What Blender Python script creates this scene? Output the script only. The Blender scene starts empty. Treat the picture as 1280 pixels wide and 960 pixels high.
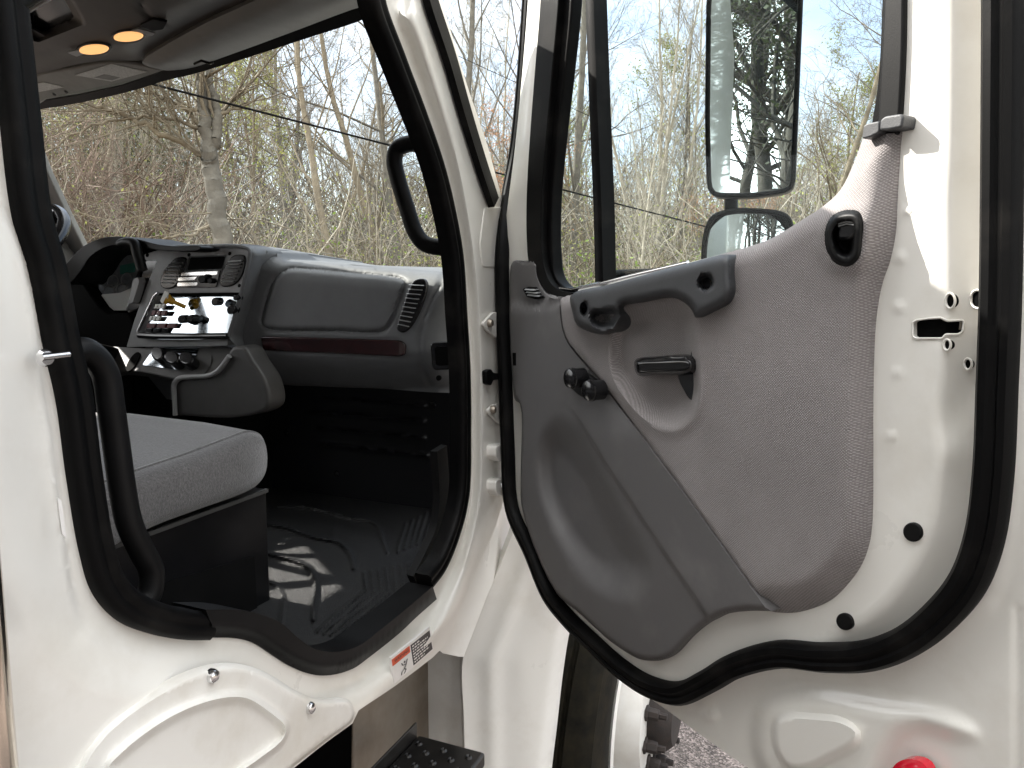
import bpy, bmesh, math, random
import numpy as np
from mathutils import Vector, Matrix
from mathutils.geometry import delaunay_2d_cdt
R = math.radians
random.seed(7); rng = np.random.default_rng(7)
scn = bpy.context.scene
COL = scn.collection

# ------------------------------------------------------------------ camera and reference frames
FPX = 960.0; PITCH = R(7.5); ROLL = R(0.3); CAM = np.array([0.0, 0.0, 1.70])
_cp, _sp, _cr, _sr = math.cos(PITCH), math.sin(PITCH), math.cos(ROLL), math.sin(ROLL)
def rays(p):
    p = np.atleast_2d(np.asarray(p, float)); x = p[:, 0]-640; y = p[:, 1]-480
    x, y = x*_cr+y*_sr, -x*_sr+y*_cr
    cx, cy = x/FPX, -y/FPX
    return np.stack([cx, _cp+cy*_sp, cy*_cp-_sp], 1)
def proj(P):
    P = np.atleast_2d(np.asarray(P, float))-CAM
    fw = P[:, 1]*_cp-P[:, 2]*_sp; up = P[:, 2]*_cp+P[:, 1]*_sp
    x = P[:, 0]/fw*FPX; y = -up/fw*FPX
    return np.stack([640+x*_cr-y*_sr, 480+x*_sr+y*_cr], 1)
PHI, DA = R(23), R(60)
F = np.array([math.sin(PHI), math.cos(PHI), 0]); L = np.array([-math.cos(PHI), math.sin(PHI), 0]); Z = np.array([0, 0, 1.0])
H = np.array([-0.042, 1.545, 0.0])                                   # foot of the door hinge line
DD = np.array([math.cos(DA), -math.sin(DA), 0]); ND = np.array([-math.sin(DA), -math.cos(DA), 0])
def TP(u, v, z): return H+u*F+v*L+z*Z                                # truck frame: forward, inward from the right side, up
class Plane:
    def __init__(s, o, n, a=None):
        s.o = np.asarray(o, float); s.n = np.asarray(n, float)/np.linalg.norm(n)
        a = np.cross(s.n, Z) if a is None else np.asarray(a, float)
        if np.linalg.norm(a) < 1e-6: a = np.array([1.0, 0, 0])
        s.a = a/np.linalg.norm(a); s.b = np.cross(s.a, s.n)
        if s.b[2] < -1e-6: s.b = -s.b
    def at(s, p, d=0.0):                                             # where the sight lines p meet the plane moved by d along its normal
        r = rays(p); d = np.broadcast_to(np.asarray(d, float), (len(r),))
        t = ((s.o-CAM)@s.n+d)/(r@s.n)
        return CAM+r*t[:, None]
    def met(s, p): q = s.at(p)-s.o; return np.stack([q@s.a, q@s.b], 1)
    def uv(s, P): q = P-s.o; return np.stack([q@s.a, q@s.b], 1)
    def off(s, d): return Plane(s.o+s.n*d, s.n, s.a)
def side(v=0.0): return Plane(H+v*L, -L)                             # normal points out of the truck
def lat(u=0.0): return Plane(H+u*F, -F)                              # normal points to the rear
def hor(z): return Plane([0, 0, z], [0, 0, 1])
DOOR = Plane(H, ND)                                                  # normal points at whoever stands in the open door
SIDE = side(0)

# ------------------------------------------------------------------ small maths
def resample(p, n, closed):
    p = np.asarray(p, float)
    if closed: p = np.vstack([p, p[:1]])
    s = np.concatenate([[0], np.cumsum(np.linalg.norm(np.diff(p, axis=0), axis=1))])
    t = np.linspace(0, s[-1], n+1 if closed else n)
    q = np.stack([np.interp(t, s, p[:, k]) for k in range(p.shape[1])], 1)
    return q[:-1] if closed else q
def spline(p, closed=False, per=8):
    p = np.asarray(p, float); n = len(p); out = []
    def g(i): return p[i % n] if closed else (p[i] if 0 <= i < n else (2*p[0]-p[1] if i < 0 else 2*p[-1]-p[-2]))
    for i in range(n if closed else n-1):
        P = [g(i-1), g(i), g(i+1), g(i+2)]
        t = [0.0]
        for k in range(3): t.append(t[-1]+max(np.linalg.norm(P[k+1]-P[k])**0.5, 1e-5))
        for x in np.linspace(t[1], t[2], per, endpoint=False):
            A = [(t[k+1]-x)/(t[k+1]-t[k])*P[k]+(x-t[k])/(t[k+1]-t[k])*P[k+1] for k in range(3)]
            B = [(t[k+2]-x)/(t[k+2]-t[k])*A[k]+(x-t[k])/(t[k+2]-t[k])*A[k+1] for k in range(2)]
            out.append((t[2]-x)/(t[2]-t[1])*B[0]+(x-t[1])/(t[2]-t[1])*B[1])
    if not closed: out.append(p[-1])
    return np.array(out)
def dist(q, poly, closed=False):
    q = np.asarray(q, float); poly = np.asarray(poly, float)
    A = poly if closed else poly[:-1]; B = np.roll(poly, -1, 0) if closed else poly[1:]
    out = np.full(len(q), 1e9)
    for a, b in zip(A, B):
        ab = b-a; l = ab@ab
        if l < 1e-14: continue
        t = np.clip((q-a)@ab/l, 0, 1)
        out = np.minimum(out, np.linalg.norm(q-a-t[:, None]*ab, axis=1))
    return out
def inside(q, poly):
    q = np.asarray(q, float); poly = np.asarray(poly, float); c = np.zeros(len(q), bool)
    x, y = q[:, 0], q[:, 1]; j = len(poly)-1
    for i in range(len(poly)):
        xi, yi = poly[i]; xj, yj = poly[j]
        if yi != yj:
            c ^= ((yi > y) != (yj > y)) & (x < (xj-xi)*(y-yi)/(yj-yi)+xi)
        j = i
    return c
def sdf(q, poly): return np.where(inside(q, poly), 1, -1)*dist(q, poly, True)      # > 0 inside
def ss(x): x = np.clip(x, 0, 1); return x*x*(3-2*x)
def ell(cx, cy, rx, ry, rot=0, n=28):
    t = np.linspace(0, 2*math.pi, n, endpoint=False); c, s = math.cos(R(rot)), math.sin(R(rot))
    x, y = rx*np.cos(t), ry*np.sin(t)
    return np.stack([cx+x*c-y*s, cy+x*s+y*c], 1)
def rrect(q, r, per=5):                                              # polygon with rounded corners
    q = np.asarray(q, float); n = len(q); out = []
    for i in range(n):
        a, b, c = q[i-1], q[i], q[(i+1) % n]
        ra = min(r, .45*np.linalg.norm(a-b)); rc = min(r, .45*np.linalg.norm(c-b))
        p0 = b+(a-b)/np.linalg.norm(a-b)*ra; p1 = b+(c-b)/np.linalg.norm(c-b)*rc
        for t in np.linspace(0, 1, per): out.append((1-t)**2*p0+2*t*(1-t)*b+t*t*p1)
    return np.array(out)

# ------------------------------------------------------------------ objects
BASE = np.array([*TP(-0.5, 0.9, 0)[:2], 0.0])
truck = bpy.data.objects.new('box_truck', None); COL.objects.link(truck); truck.location = BASE
truck['label'] = 'white truck with its passenger door swung open on a black and grey cab interior'
truck['category'] = 'truck'
def link(name, me, mat=None, parent=None, smooth=None, label=None):
    o = bpy.data.objects.new(name, me); COL.objects.link(o)
    if mat is not None: me.materials.append(mat)
    if smooth is not None:
        me.shade_smooth()
        if smooth < 179: me.set_sharp_from_angle(angle=R(smooth))
    if parent is not None:
        o.parent = parent
        if parent is truck: o.location = -BASE
    if label: o['label'] = label
    return o
def mesh(name, V, Fc, mat=None, parent=None, smooth=None, uv=None, label=None):
    me = bpy.data.meshes.new(name); me.from_pydata([tuple(map(float, v)) for v in V], [], [tuple(f) for f in Fc]); me.update()
    if uv is not None:
        ul = me.uv_layers.new(name='UVMap'); idx = np.empty(len(me.loops), int); me.loops.foreach_get('vertex_index', idx)
        ul.data.foreach_set('uv', np.asarray(uv, np.float32)[idx].ravel())
    return link(name, me, mat, parent, smooth, label)
def bev(o, w, seg=3, ang=35):
    m = o.modifiers.new('bevel', 'BEVEL'); m.width = w; m.segments = seg; m.limit_method = 'ANGLE'; m.angle_limit = R(ang)
    return o
def slab(name, px, pl, mat, parent, d=0.0, thick=0.01, bevel=0.0, smooth=False, per=6, label=None):
    """outline seen in the plane (moved d), pulled back by thick along the normal"""
    p = spline(px, True, per) if smooth else np.asarray(px, float)
    A = pl.at(p, d); B = A-pl.n*thick; n = len(A)
    V = np.vstack([A, B]); Fc = [list(range(n)), list(range(2*n-1, n-1, -1))]+[[i, n+i, n+(i+1) % n, (i+1) % n] for i in range(n)]
    o = mesh(name, V, Fc, mat, parent, 40, np.vstack([pl.uv(A), pl.uv(B)]), label)
    bm = bmesh.new(); bm.from_mesh(o.data); bmesh.ops.recalc_face_normals(bm, faces=bm.faces); bm.to_mesh(o.data); bm.free()
    if bevel: bev(o, bevel)
    return o
def box(name, lo, hi, mat, parent, bevel=0.0, label=None, frame=TP):
    V = [frame(u, v, z) for u in (lo[0], hi[0]) for v in (lo[1], hi[1]) for z in (lo[2], hi[2])]
    Fc = [(0, 1, 3, 2), (4, 6, 7, 5), (0, 4, 5, 1), (2, 3, 7, 6), (0, 2, 6, 4), (1, 5, 7, 3)]
    o = mesh(name, V, Fc, mat, parent, 40, None, label)
    bm = bmesh.new(); bm.from_mesh(o.data); bmesh.ops.recalc_face_normals(bm, faces=bm.faces); bm.to_mesh(o.data); bm.free()
    if bevel: bev(o, bevel)
    return o
def prism(name, prof, axis0, axis1, mat, parent, bevel=0.0, label=None, smooth=35):
    """closed profile of (p,q,r) points swept from axis0(p) to axis1(p)"""
    A = np.array([axis0(*p) for p in prof]); B = np.array([axis1(*p) for p in prof]); n = len(A)
    V = np.vstack([A, B]); Fc = [list(range(n)), list(range(2*n-1, n-1, -1))]+[[i, n+i, n+(i+1) % n, (i+1) % n] for i in range(n)]
    o = mesh(name, V, Fc, mat, parent, smooth, None, label)
    bm = bmesh.new(); bm.from_mesh(o.data); bmesh.ops.recalc_face_normals(bm, faces=bm.faces); bm.to_mesh(o.data); bm.free()
    if bevel: bev(o, bevel)
    return o
def relief(name, outline, pl, dfun, mat, parent, step=5.0, holes=(), thick=0.01, smooth=50, label=None, extra=None, bands=()):
    """sheet bounded by outline (px) standing at plane offset dfun(px), with a returned edge"""
    outline = np.asarray(outline, float); lo, hi = outline.min(0), outline.max(0)
    xs = np.arange(lo[0]+step/2, hi[0], step); ys = np.arange(lo[1]+step/2, hi[1], step*.87)
    gx, gy = np.meshgrid(xs, ys); gx = gx+(np.arange(len(ys)) % 2)[:, None]*step/2
    g = np.stack([gx.ravel(), gy.ravel()], 1)
    loops = [outline]+[np.asarray(h, float) for h in holes]
    keep = inside(g, outline) & (dist(g, outline, True) > step*.45)
    for h in loops[1:]: keep &= ~inside(g, h) & (dist(g, h, True) > step*.45)
    g = g[keep]; ex = [] if extra is None else [np.asarray(extra, float)]
    for poly, cl, offs, sp in bands:                                  # rows of points running along a line, so that the fold on it is clean
        pm = pl.met(poly); ln = np.linalg.norm(np.diff(pm, axis=0), axis=1).sum(); pm = resample(pm, max(8, int(ln/sp)), cl)
        t = np.roll(pm, -1, 0)-np.roll(pm, 1, 0)
        if not cl: t[0] = pm[1]-pm[0]; t[-1] = pm[-1]-pm[-2]
        t /= np.linalg.norm(t, axis=1)[:, None]+1e-12; nn = np.stack([-t[:, 1], t[:, 0]], 1)
        rows = np.vstack([pm+nn*o for o in offs]); lo_, hi_ = min(offs), max(offs); rad = max(abs(lo_), abs(hi_))
        # drop points that fell nearer the line than they should (inside bends)
        od = np.repeat(np.abs(offs), len(pm)); rows = rows[dist(rows, pm, cl) > od-.0008]
        px_ = proj(pl.o+rows[:, :1]*pl.a+rows[:, 1:]*pl.b); ex.append(px_)
        gm_ = pl.met(g); g = g[dist(gm_, pm, cl) > rad+sp*.3] if lo_ < 0 < hi_ else g
        if not (lo_ < 0 < hi_):
            near = pl.met(px_); dd_ = dist(gm_, near[:len(near)], False) if False else None
            dl = dist(gm_, pm, cl); g = g[(dl > rad+sp*.3) | (dl < min(abs(lo_), abs(hi_))*.3)]
    if ex:
        e_ = np.vstack(ex); k_ = inside(e_, outline) & (dist(e_, outline, True) > .8)
        for h in loops[1:]: k_ &= ~inside(e_, h) & (dist(e_, h, True) > .8)
        e_ = e_[k_]; key = np.round(e_/.3).astype(int); _, ui = np.unique(key, axis=0, return_index=True); g = np.vstack([g, e_[np.sort(ui)]])
    verts = np.vstack(loops+[g]); edges = []; k = 0
    for lp in loops: edges += [(k+i, k+(i+1) % len(lp)) for i in range(len(lp))]; k += len(lp)
    vm_ = pl.met(verts)*1000
    r = delaunay_2d_cdt([Vector((float(a), float(b))) for a, b in vm_], edges, [], 0, 1e-3)
    v2m = np.array([(a.x, a.y) for a in r[0]])/1000; v2 = proj(pl.o+v2m[:, :1]*pl.a+v2m[:, 1:]*pl.b); fc = np.array([f for f in r[2] if len(f) == 3])
    c = v2[fc].mean(1); ok = inside(c, outline)
    for h in loops[1:]: ok &= ~inside(c, h)
    fc = fc[ok]
    P = pl.at(v2, dfun(v2)); n = len(P)
    cnt = {}
    for f in fc:
        for a, b in ((f[0], f[1]), (f[1], f[2]), (f[2], f[0])):
            if (b, a) in cnt: del cnt[(b, a)]
            else: cnt[(a, b)] = 1
    bidx = sorted({a for e in cnt for a in e}); bm_ = {a: n+i for i, a in enumerate(bidx)}
    V = np.vstack([P, P[bidx]-pl.n*thick]) if thick else P
    Fc = [tuple(map(int, f)) for f in fc]
    if thick: Fc += [(b, a, bm_[a], bm_[b]) for a, b in cnt]
    o = mesh(name, V, Fc, mat, parent, smooth, pl.uv(V), label)
    bm = bmesh.new(); bm.from_mesh(o.data); bmesh.ops.recalc_face_normals(bm, faces=bm.faces)
    s = sum((f.normal.dot(Vector(pl.n))*f.calc_area() for f in bm.faces))
    if s < 0: bmesh.ops.reverse_faces(bm, faces=bm.faces)
    bm.to_mesh(o.data); bm.free()
    return o
def sweep(name, pts, mat, parent, r=0.01, prof=None, nrm=None, closed=False, sides=10, label=None, smooth=60, radii=None):
    """round tube, or the profile prof [(across, along normal)] carried along pts"""
    pts = np.asarray(pts, float); n = len(pts)
    T = np.roll(pts, -1, 0)-np.roll(pts, 1, 0)
    if not closed: T[0] = pts[1]-pts[0]; T[-1] = pts[-1]-pts[-2]
    T /= np.linalg.norm(T, axis=1)[:, None]+1e-12
    if nrm is None:
        a = np.array([0, 0, 1.0]) if abs(T[0][2]) < .9 else np.array([1.0, 0, 0])
        N = []; cur = a-T[0]*(a@T[0]); cur /= np.linalg.norm(cur)
        for t in T: cur = cur-t*(cur@t); cur /= np.linalg.norm(cur); N.append(cur.copy())
        N = np.array(N)
    else:
        N = np.broadcast_to(np.asarray(nrm, float), pts.shape); N = N-T*(N*T).sum(1)[:, None]; N /= np.linalg.norm(N, axis=1)[:, None]
    S = np.cross(T, N)
    if prof is None:
        t = np.linspace(0, 2*math.pi, sides, endpoint=False); prof = np.stack([r*np.cos(t), r*np.sin(t)], 1)
    prof = np.asarray(prof, float); m = len(prof)
    sc = np.ones(n) if radii is None else np.asarray(radii)/r
    V = (pts[:, None]+sc[:, None, None]*(S[:, None]*prof[None, :, :1]+N[:, None]*prof[None, :, 1:])).reshape(-1, 3)
    Fc = [(i*m+j, i*m+(j+1) % m, ((i+1) % n)*m+(j+1) % m, ((i+1) % n)*m+j) for i in range(n if closed else n-1) for j in range(m)]
    if not closed: Fc += [list(range(m))[::-1], list(range((n-1)*m, n*m))]
    o = mesh(name, V, Fc, mat, parent, smooth, None, label)
    bm = bmesh.new(); bm.from_mesh(o.data); bmesh.ops.recalc_face_normals(bm, faces=bm.faces); bm.to_mesh(o.data); bm.free()
    return o
def lathe(name, prof, c, ax, mat, parent, n=24, label=None, smooth=35):
    """prof [(radius, along axis)] turned about axis ax through c"""
    ax = np.asarray(ax, float)/np.linalg.norm(ax); a = np.cross(ax, Z) if abs(ax[2]) < .9 else np.cross(ax, [1.0, 0, 0]); a /= np.linalg.norm(a); b = np.cross(ax, a)
    t = np.linspace(0, 2*math.pi, n, endpoint=False); V = []; Fc = []; m = len(prof)
    for r_, h in prof: V += [np.asarray(c)+ax*h+r_*(a*math.cos(x)+b*math.sin(x)) for x in t]
    for i in range(m-1): Fc += [(i*n+j, i*n+(j+1) % n, (i+1)*n+(j+1) % n, (i+1)*n+j) for j in range(n)]
    if prof[0][0] > 1e-6: Fc.append(list(range(n))[::-1])
    if prof[-1][0] > 1e-6: Fc.append(list(range((m-1)*n, m*n)))
    o = mesh(name, V, Fc, mat, parent, smooth, None, label)
    bm = bmesh.new(); bm.from_mesh(o.data); bmesh.ops.remove_doubles(bm, verts=bm.verts, dist=1e-6); bmesh.ops.recalc_face_normals(bm, faces=bm.faces); bm.to_mesh(o.data); bm.free()
    return o

# ------------------------------------------------------------------ materials
def new_mat(name):
    m = bpy.data.materials.new(name); m.use_nodes = True; nt = m.node_tree
    return m, nt, nt.nodes['Principled BSDF']
def N(nt, t, **k):
    n = nt.nodes.new(t)
    for a, b in k.items():
        if a in n.inputs: n.inputs[a].default_value = b
        else: setattr(n, a, b)
    return n
def pmat(name, col, rough=0.5, metal=0.0, var=0.0, vscale=8.0, bump=0.0, bscale=400.0, coat=0.0, col2=None, rvar=0.0, spec=0.5, detail=4.0, bdist=0.001, lo=.3, hi=.7):
    m, nt, b = new_mat(name)
    b.inputs['Base Color'].default_value = (*col, 1); b.inputs['Roughness'].default_value = rough; b.inputs['Metallic'].default_value = metal
    b.inputs['Specular IOR Level'].default_value = spec
    if coat: b.inputs['Coat Weight'].default_value = coat; b.inputs['Coat Roughness'].default_value = 0.04
    tc = N(nt, 'ShaderNodeTexCoord')
    if var or col2 or rvar:
        nz = N(nt, 'ShaderNodeTexNoise', Scale=vscale, Detail=detail, Roughness=0.6); nt.links.new(tc.outputs['Object'], nz.inputs['Vector'])
        if var or col2:
            mr = N(nt, 'ShaderNodeMapRange'); mr.inputs[1].default_value = lo; mr.inputs[2].default_value = hi
            nt.links.new(nz.outputs['Fac'], mr.inputs[0])
            mx = N(nt, 'ShaderNodeMix', data_type='RGBA'); nt.links.new(mr.outputs[0], mx.inputs[0])
            mx.inputs[6].default_value = (*[c*(1-var) for c in col], 1)
            mx.inputs[7].default_value = (*(col2 if col2 else [min(1, c*(1+var)) for c in col]), 1)
            nt.links.new(mx.outputs[2], b.inputs['Base Color'])
        if rvar:
            r2 = N(nt, 'ShaderNodeMapRange'); r2.inputs[3].default_value = rough-rvar; r2.inputs[4].default_value = rough+rvar
            nt.links.new(nz.outputs['Fac'], r2.inputs[0]); nt.links.new(r2.outputs[0], b.inputs['Roughness'])
    if bump:
        n2 = N(nt, 'ShaderNodeTexNoise', Scale=bscale, Detail=3.0, Roughness=0.6); nt.links.new(tc.outputs['Object'], n2.inputs['Vector'])
        bp = N(nt, 'ShaderNodeBump', Strength=bump, Distance=bdist); nt.links.new(n2.outputs['Fac'], bp.inputs['Height']); nt.links.new(bp.outputs[0], b.inputs['Normal'])
    return m
def weave_mat(name, col, col2, freq=2600.0, strength=0.6):
    m, nt, b = new_mat(name); b.inputs['Roughness'].default_value = .85; b.inputs['Specular IOR Level'].default_value = .2
    b.inputs['Sheen Weight'].default_value = .12
    uv = N(nt, 'ShaderNodeUVMap'); 
    wa = N(nt, 'ShaderNodeTexWave', wave_type='BANDS', bands_direction='DIAGONAL', Scale=freq/13, Distortion=1.6, Detail=2.0); wa.inputs['Detail Scale'].default_value = 3.0
    mp = N(nt, 'ShaderNodeMapping'); mp.inputs['Scale'].default_value = (1, -1.25, 1)
    wb = N(nt, 'ShaderNodeTexWave', wave_type='BANDS', bands_direction='DIAGONAL', Scale=freq/16, Distortion=1.6, Detail=2.0)
    nz = N(nt, 'ShaderNodeTexNoise', Scale=700.0, Detail=3.0); ns = N(nt, 'ShaderNodeTexNoise', Scale=9.0, Detail=5.0)
    for x in (wa, nz, ns, mp): nt.links.new(uv.outputs[0], x.inputs['Vector'])
    nt.links.new(mp.outputs[0], wb.inputs['Vector'])
    a1 = N(nt, 'ShaderNodeMath', operation='MULTIPLY'); nt.links.new(wa.outputs['Fac'], a1.inputs[0]); nt.links.new(wb.outputs['Fac'], a1.inputs[1])
    a2 = N(nt, 'ShaderNodeMath', operation='ADD'); nt.links.new(a1.outputs[0], a2.inputs[0]); nt.links.new(nz.outputs['Fac'], a2.inputs[1])
    a3 = N(nt, 'ShaderNodeMath', operation='MULTIPLY_ADD'); nt.links.new(ns.outputs['Fac'], a3.inputs[0]); a3.inputs[1].default_value = .75; nt.links.new(a2.outputs[0], a3.inputs[2])
    mr = N(nt, 'ShaderNodeMapRange'); mr.inputs[1].default_value = .58; mr.inputs[2].default_value = 1.62; nt.links.new(a3.outputs[0], mr.inputs[0])
    mx = N(nt, 'ShaderNodeMix', data_type='RGBA'); nt.links.new(mr.outputs[0], mx.inputs[0]); mx.inputs[6].default_value = (*col, 1); mx.inputs[7].default_value = (*col2, 1)
    nt.links.new(mx.outputs[2], b.inputs['Base Color'])
    bp = N(nt, 'ShaderNodeBump', Strength=strength, Distance=.0012); nt.links.new(a2.outputs[0], bp.inputs['Height']); nt.links.new(bp.outputs[0], b.inputs['Normal'])
    return m
def glass_mat(name, tint=(.95, .97, .96), refl=1.0):
    m, nt, b = new_mat(name); nt.nodes.remove(b); out = nt.nodes['Material Output']
    tr = N(nt, 'ShaderNodeBsdfTransparent'); tr.inputs[0].default_value = (*tint, 1)
    gl = N(nt, 'ShaderNodeBsdfGlossy'); gl.inputs['Roughness'].default_value = .01
    fr = N(nt, 'ShaderNodeLayerWeight'); fr.inputs[0].default_value = .5
    pw = N(nt, 'ShaderNodeMath', operation='POWER'); pw.inputs[1].default_value = 5.0; nt.links.new(fr.outputs['Facing'], pw.inputs[0])
    mu = N(nt, 'ShaderNodeMath', operation='MULTIPLY_ADD'); mu.inputs[1].default_value = .9*refl; mu.inputs[2].default_value = .03*refl; nt.links.new(pw.outputs[0], mu.inputs[0])
    mx = N(nt, 'ShaderNodeMixShader'); nt.links.new(mu.outputs[0], mx.inputs[0]); nt.links.new(tr.outputs[0], mx.inputs[1]); nt.links.new(gl.outputs[0], mx.inputs[2])
    nt.links.new(mx.outputs[0], out.inputs[0]); return m
def emit_mat(name, col, s):
    m, nt, b = new_mat(name); b.inputs['Base Color'].default_value = (*col, 1)
    b.inputs['Emission Color'].default_value = (*col, 1); b.inputs['Emission Strength'].default_value = s
    return m
def speck_mat(name, c0, c1, c2, scale, rough=.9, bump=.6, bd=.01):
    m, nt, b = new_mat(name); b.inputs['Roughness'].default_value = rough
    tc = N(nt, 'ShaderNodeTexCoord')
    vo = N(nt, 'ShaderNodeTexVoronoi', Scale=scale); nz = N(nt, 'ShaderNodeTexNoise', Scale=scale*.13, Detail=6.0)
    for x in (vo, nz): nt.links.new(tc.outputs['Object'], x.inputs['Vector'])
    cr = N(nt, 'ShaderNodeValToRGB'); e = cr.color_ramp.elements; e[0].color = (*c0, 1); e[1].color = (*c2, 1); k = e.new(.5); k.color = (*c1, 1)
    sp = N(nt, 'ShaderNodeSeparateColor'); nt.links.new(vo.outputs['Color'], sp.inputs[0])
    ad = N(nt, 'ShaderNodeMath', operation='MULTIPLY_ADD'); nt.links.new(sp.outputs[0], ad.inputs[0]); ad.inputs[1].default_value = .7
    mm = N(nt, 'ShaderNodeMath', operation='MULTIPLY_ADD'); nt.links.new(nz.outputs['Fac'], mm.inputs[0]); mm.inputs[1].default_value = 1.2; mm.inputs[2].default_value = -.45
    nt.links.new(mm.outputs[0], ad.inputs[2]); nt.links.new(ad.outputs[0], cr.inputs[0]); nt.links.new(cr.outputs[0], b.inputs['Base Color'])
    bp = N(nt, 'ShaderNodeBump', Strength=bump, Distance=bd); nt.links.new(vo.outputs['Distance'], bp.inputs['Height']); nt.links.new(bp.outputs[0], b.inputs['Normal'])
    return m

M = {}
M['white'] = pmat('white_paint', (.77, .752, .706), .30, col2=(.63, .595, .53), lo=.52, hi=.86, vscale=7, detail=9, coat=.5, rvar=.08, bump=.06, bscale=160)
M['white_dirty'] = pmat('dusty_white_paint', (.76, .745, .705), .40, coat=.3, col2=(.58, .54, .47), lo=.45, hi=.8, detail=8, vscale=8, rvar=.08, bump=.04, bscale=150)
M['rubber'] = pmat('black_rubber', (.0025, .0025, .0027), .45, col2=(.014, .013, .012), lo=.5, hi=.8, vscale=14, detail=8, bump=.15, bscale=500, spec=.09)
M['black'] = pmat('black_plastic', (.005, .005, .0053), .45, var=.25, vscale=20, bump=.12, bscale=700, spec=.16)
M['gloss_black'] = pmat('gloss_black_plastic', (.01, .01, .011), .16, bump=.03, bscale=60)
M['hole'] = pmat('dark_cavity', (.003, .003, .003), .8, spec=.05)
M['grey_dark'] = pmat('charcoal_grained_plastic', (.112, .108, .108), .55, col2=(.16, .153, .151), lo=.52, hi=.85, detail=9, vscale=11, rvar=.12, bump=.5, bscale=900, bdist=.0006)
M['armrest'] = pmat('slate_grained_plastic', (.046, .048, .052), .5, var=.1, vscale=30, bump=.5, bscale=900, bdist=.0006)
M['dash'] = pmat('dash_grained_plastic', (.108, .112, .117), .5, var=.10, vscale=18, bump=.45, bscale=800, bdist=.0006)
M['dash_dark'] = pmat('dark_dash_plastic', (.055, .054, .053), .5, var=.12, vscale=20, bump=.4, bscale=800, bdist=.0006)
M['dash_face'] = pmat('grey_bezel_plastic', (.29, .295, .30), .38, var=.1, vscale=25, bump=.2, bscale=700)
M['wood'] = pmat('dark_burl_trim', (.012, .004, .005), .2, col2=(.035, .009, .011), var=.4, vscale=60, coat=.6)
M['fabric'] = weave_mat('taupe_woven_fabric', (.150, .136, .133), (.33, .306, .302), strength=.6)
M['seat'] = pmat('grey_velour', (.070, .067, .067), .9, col2=(.145, .138, .138), vscale=260, detail=3, bump=.8, bscale=420, bdist=.0015, spec=.25)
M['seat'].node_tree.nodes['Principled BSDF'].inputs['Sheen Weight'].default_value = .5
M['seat_box'] = pmat('black_seat_box', (.006, .006, .007), .3, spec=.3, var=.3, vscale=12, bump=.1, bscale=60)
M['liner'] = pmat('grey_headliner', (.26, .255, .24), .8, var=.08, vscale=30, bump=.4, bscale=700, bdist=.0008)
M['liner_dark'] = pmat('brown_black_console', (.062, .055, .05), .5, var=.15, vscale=16, bump=.3, bscale=700, bdist=.0006)
M['visor'] = pmat('grey_visor_vinyl', (.22, .22, .215), .6, var=.06, vscale=20, bump=.4, bscale=500, bdist=.0006)
M['paper'] = pmat('printed_label', (.62, .62, .6), .6, col2=(.4, .4, .39), vscale=260)
M['paper_white'] = pmat('white_decal', (.78, .76, .74), .5, var=.04, vscale=40)
M['orange'] = pmat('orange_red_decal', (.62, .09, .03), .5, var=.15, vscale=60)
M['ink'] = pmat('dark_decal_ink', (.035, .03, .032), .5, var=.2, vscale=60)
M['chrome'] = pmat('bright_metal', (.75, .75, .76), .16, 1.0, rvar=.05, vscale=30)
M['panel_film'] = pmat('silvery_film_panel', (.50, .545, .58), .07, 1.0, rvar=.03, vscale=40, bump=.02, bscale=12)
M['steel'] = pmat('stained_steel', (.36, .32, .27), .42, .75, col2=(.24, .2, .16), vscale=9, rvar=.1)
M['exhaust'] = pmat('polished_exhaust', (.62, .55, .47), .14, 1.0, rvar=.05, vscale=12)
M['rust'] = pmat('rusty_iron', (.045, .031, .025), .7, col2=(.016, .014, .013), var=.3, vscale=50, bump=.7, bscale=200)
M['tyre'] = pmat('tyre_rubber', (.006, .006, .005), .75, spec=.12, col2=(.018, .015, .009), var=.25, vscale=25, bump=.4, bscale=180)
M['mat'] = speck_mat('pebbled_floor_mat', (.0035, .0037, .0042), (.007, .0072, .008), (.035, .035, .034), 650, .36, .9, .002)
M['kick'] = pmat('black_kick_panel', (.006, .006, .0075), .4, bump=.3, bscale=500)
M['step'] = pmat('black_step_plate', (.014, .013, .012), .35, .3, col2=(.03, .027, .024), vscale=18, bump=.2, bscale=200)
M['red'] = pmat('red_reflector', (.62, .01, .03), .2, coat=.6)
M['mirror'] = pmat('mirror_silver', (.80, .83, .83), .004, 1.0)
M['glass'] = glass_mat('door_glass', (.93, .965, .96), .18)
M['wind'] = glass_mat('windscreen_glass', (.95, .965, .955), .45)
M['lens'] = emit_mat('amber_lamp_lens', (1.0, .52, .20), .17)
M['yellow'] = pmat('yellow_knob', (.6, .33, .015), .35)
M['gauge'] = pmat('gauge_face', (.14, .15, .16), .3, col2=(.24, .26, .28), vscale=90)
M['teal'] = pmat('teal_display', (.08, .26, .21), .25)
M['white_plastic'] = pmat('pale_plastic', (.82, .83, .80), .35)
M['red_plastic'] = pmat('dark_red_switch', (.09, .012, .015), .35)
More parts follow.
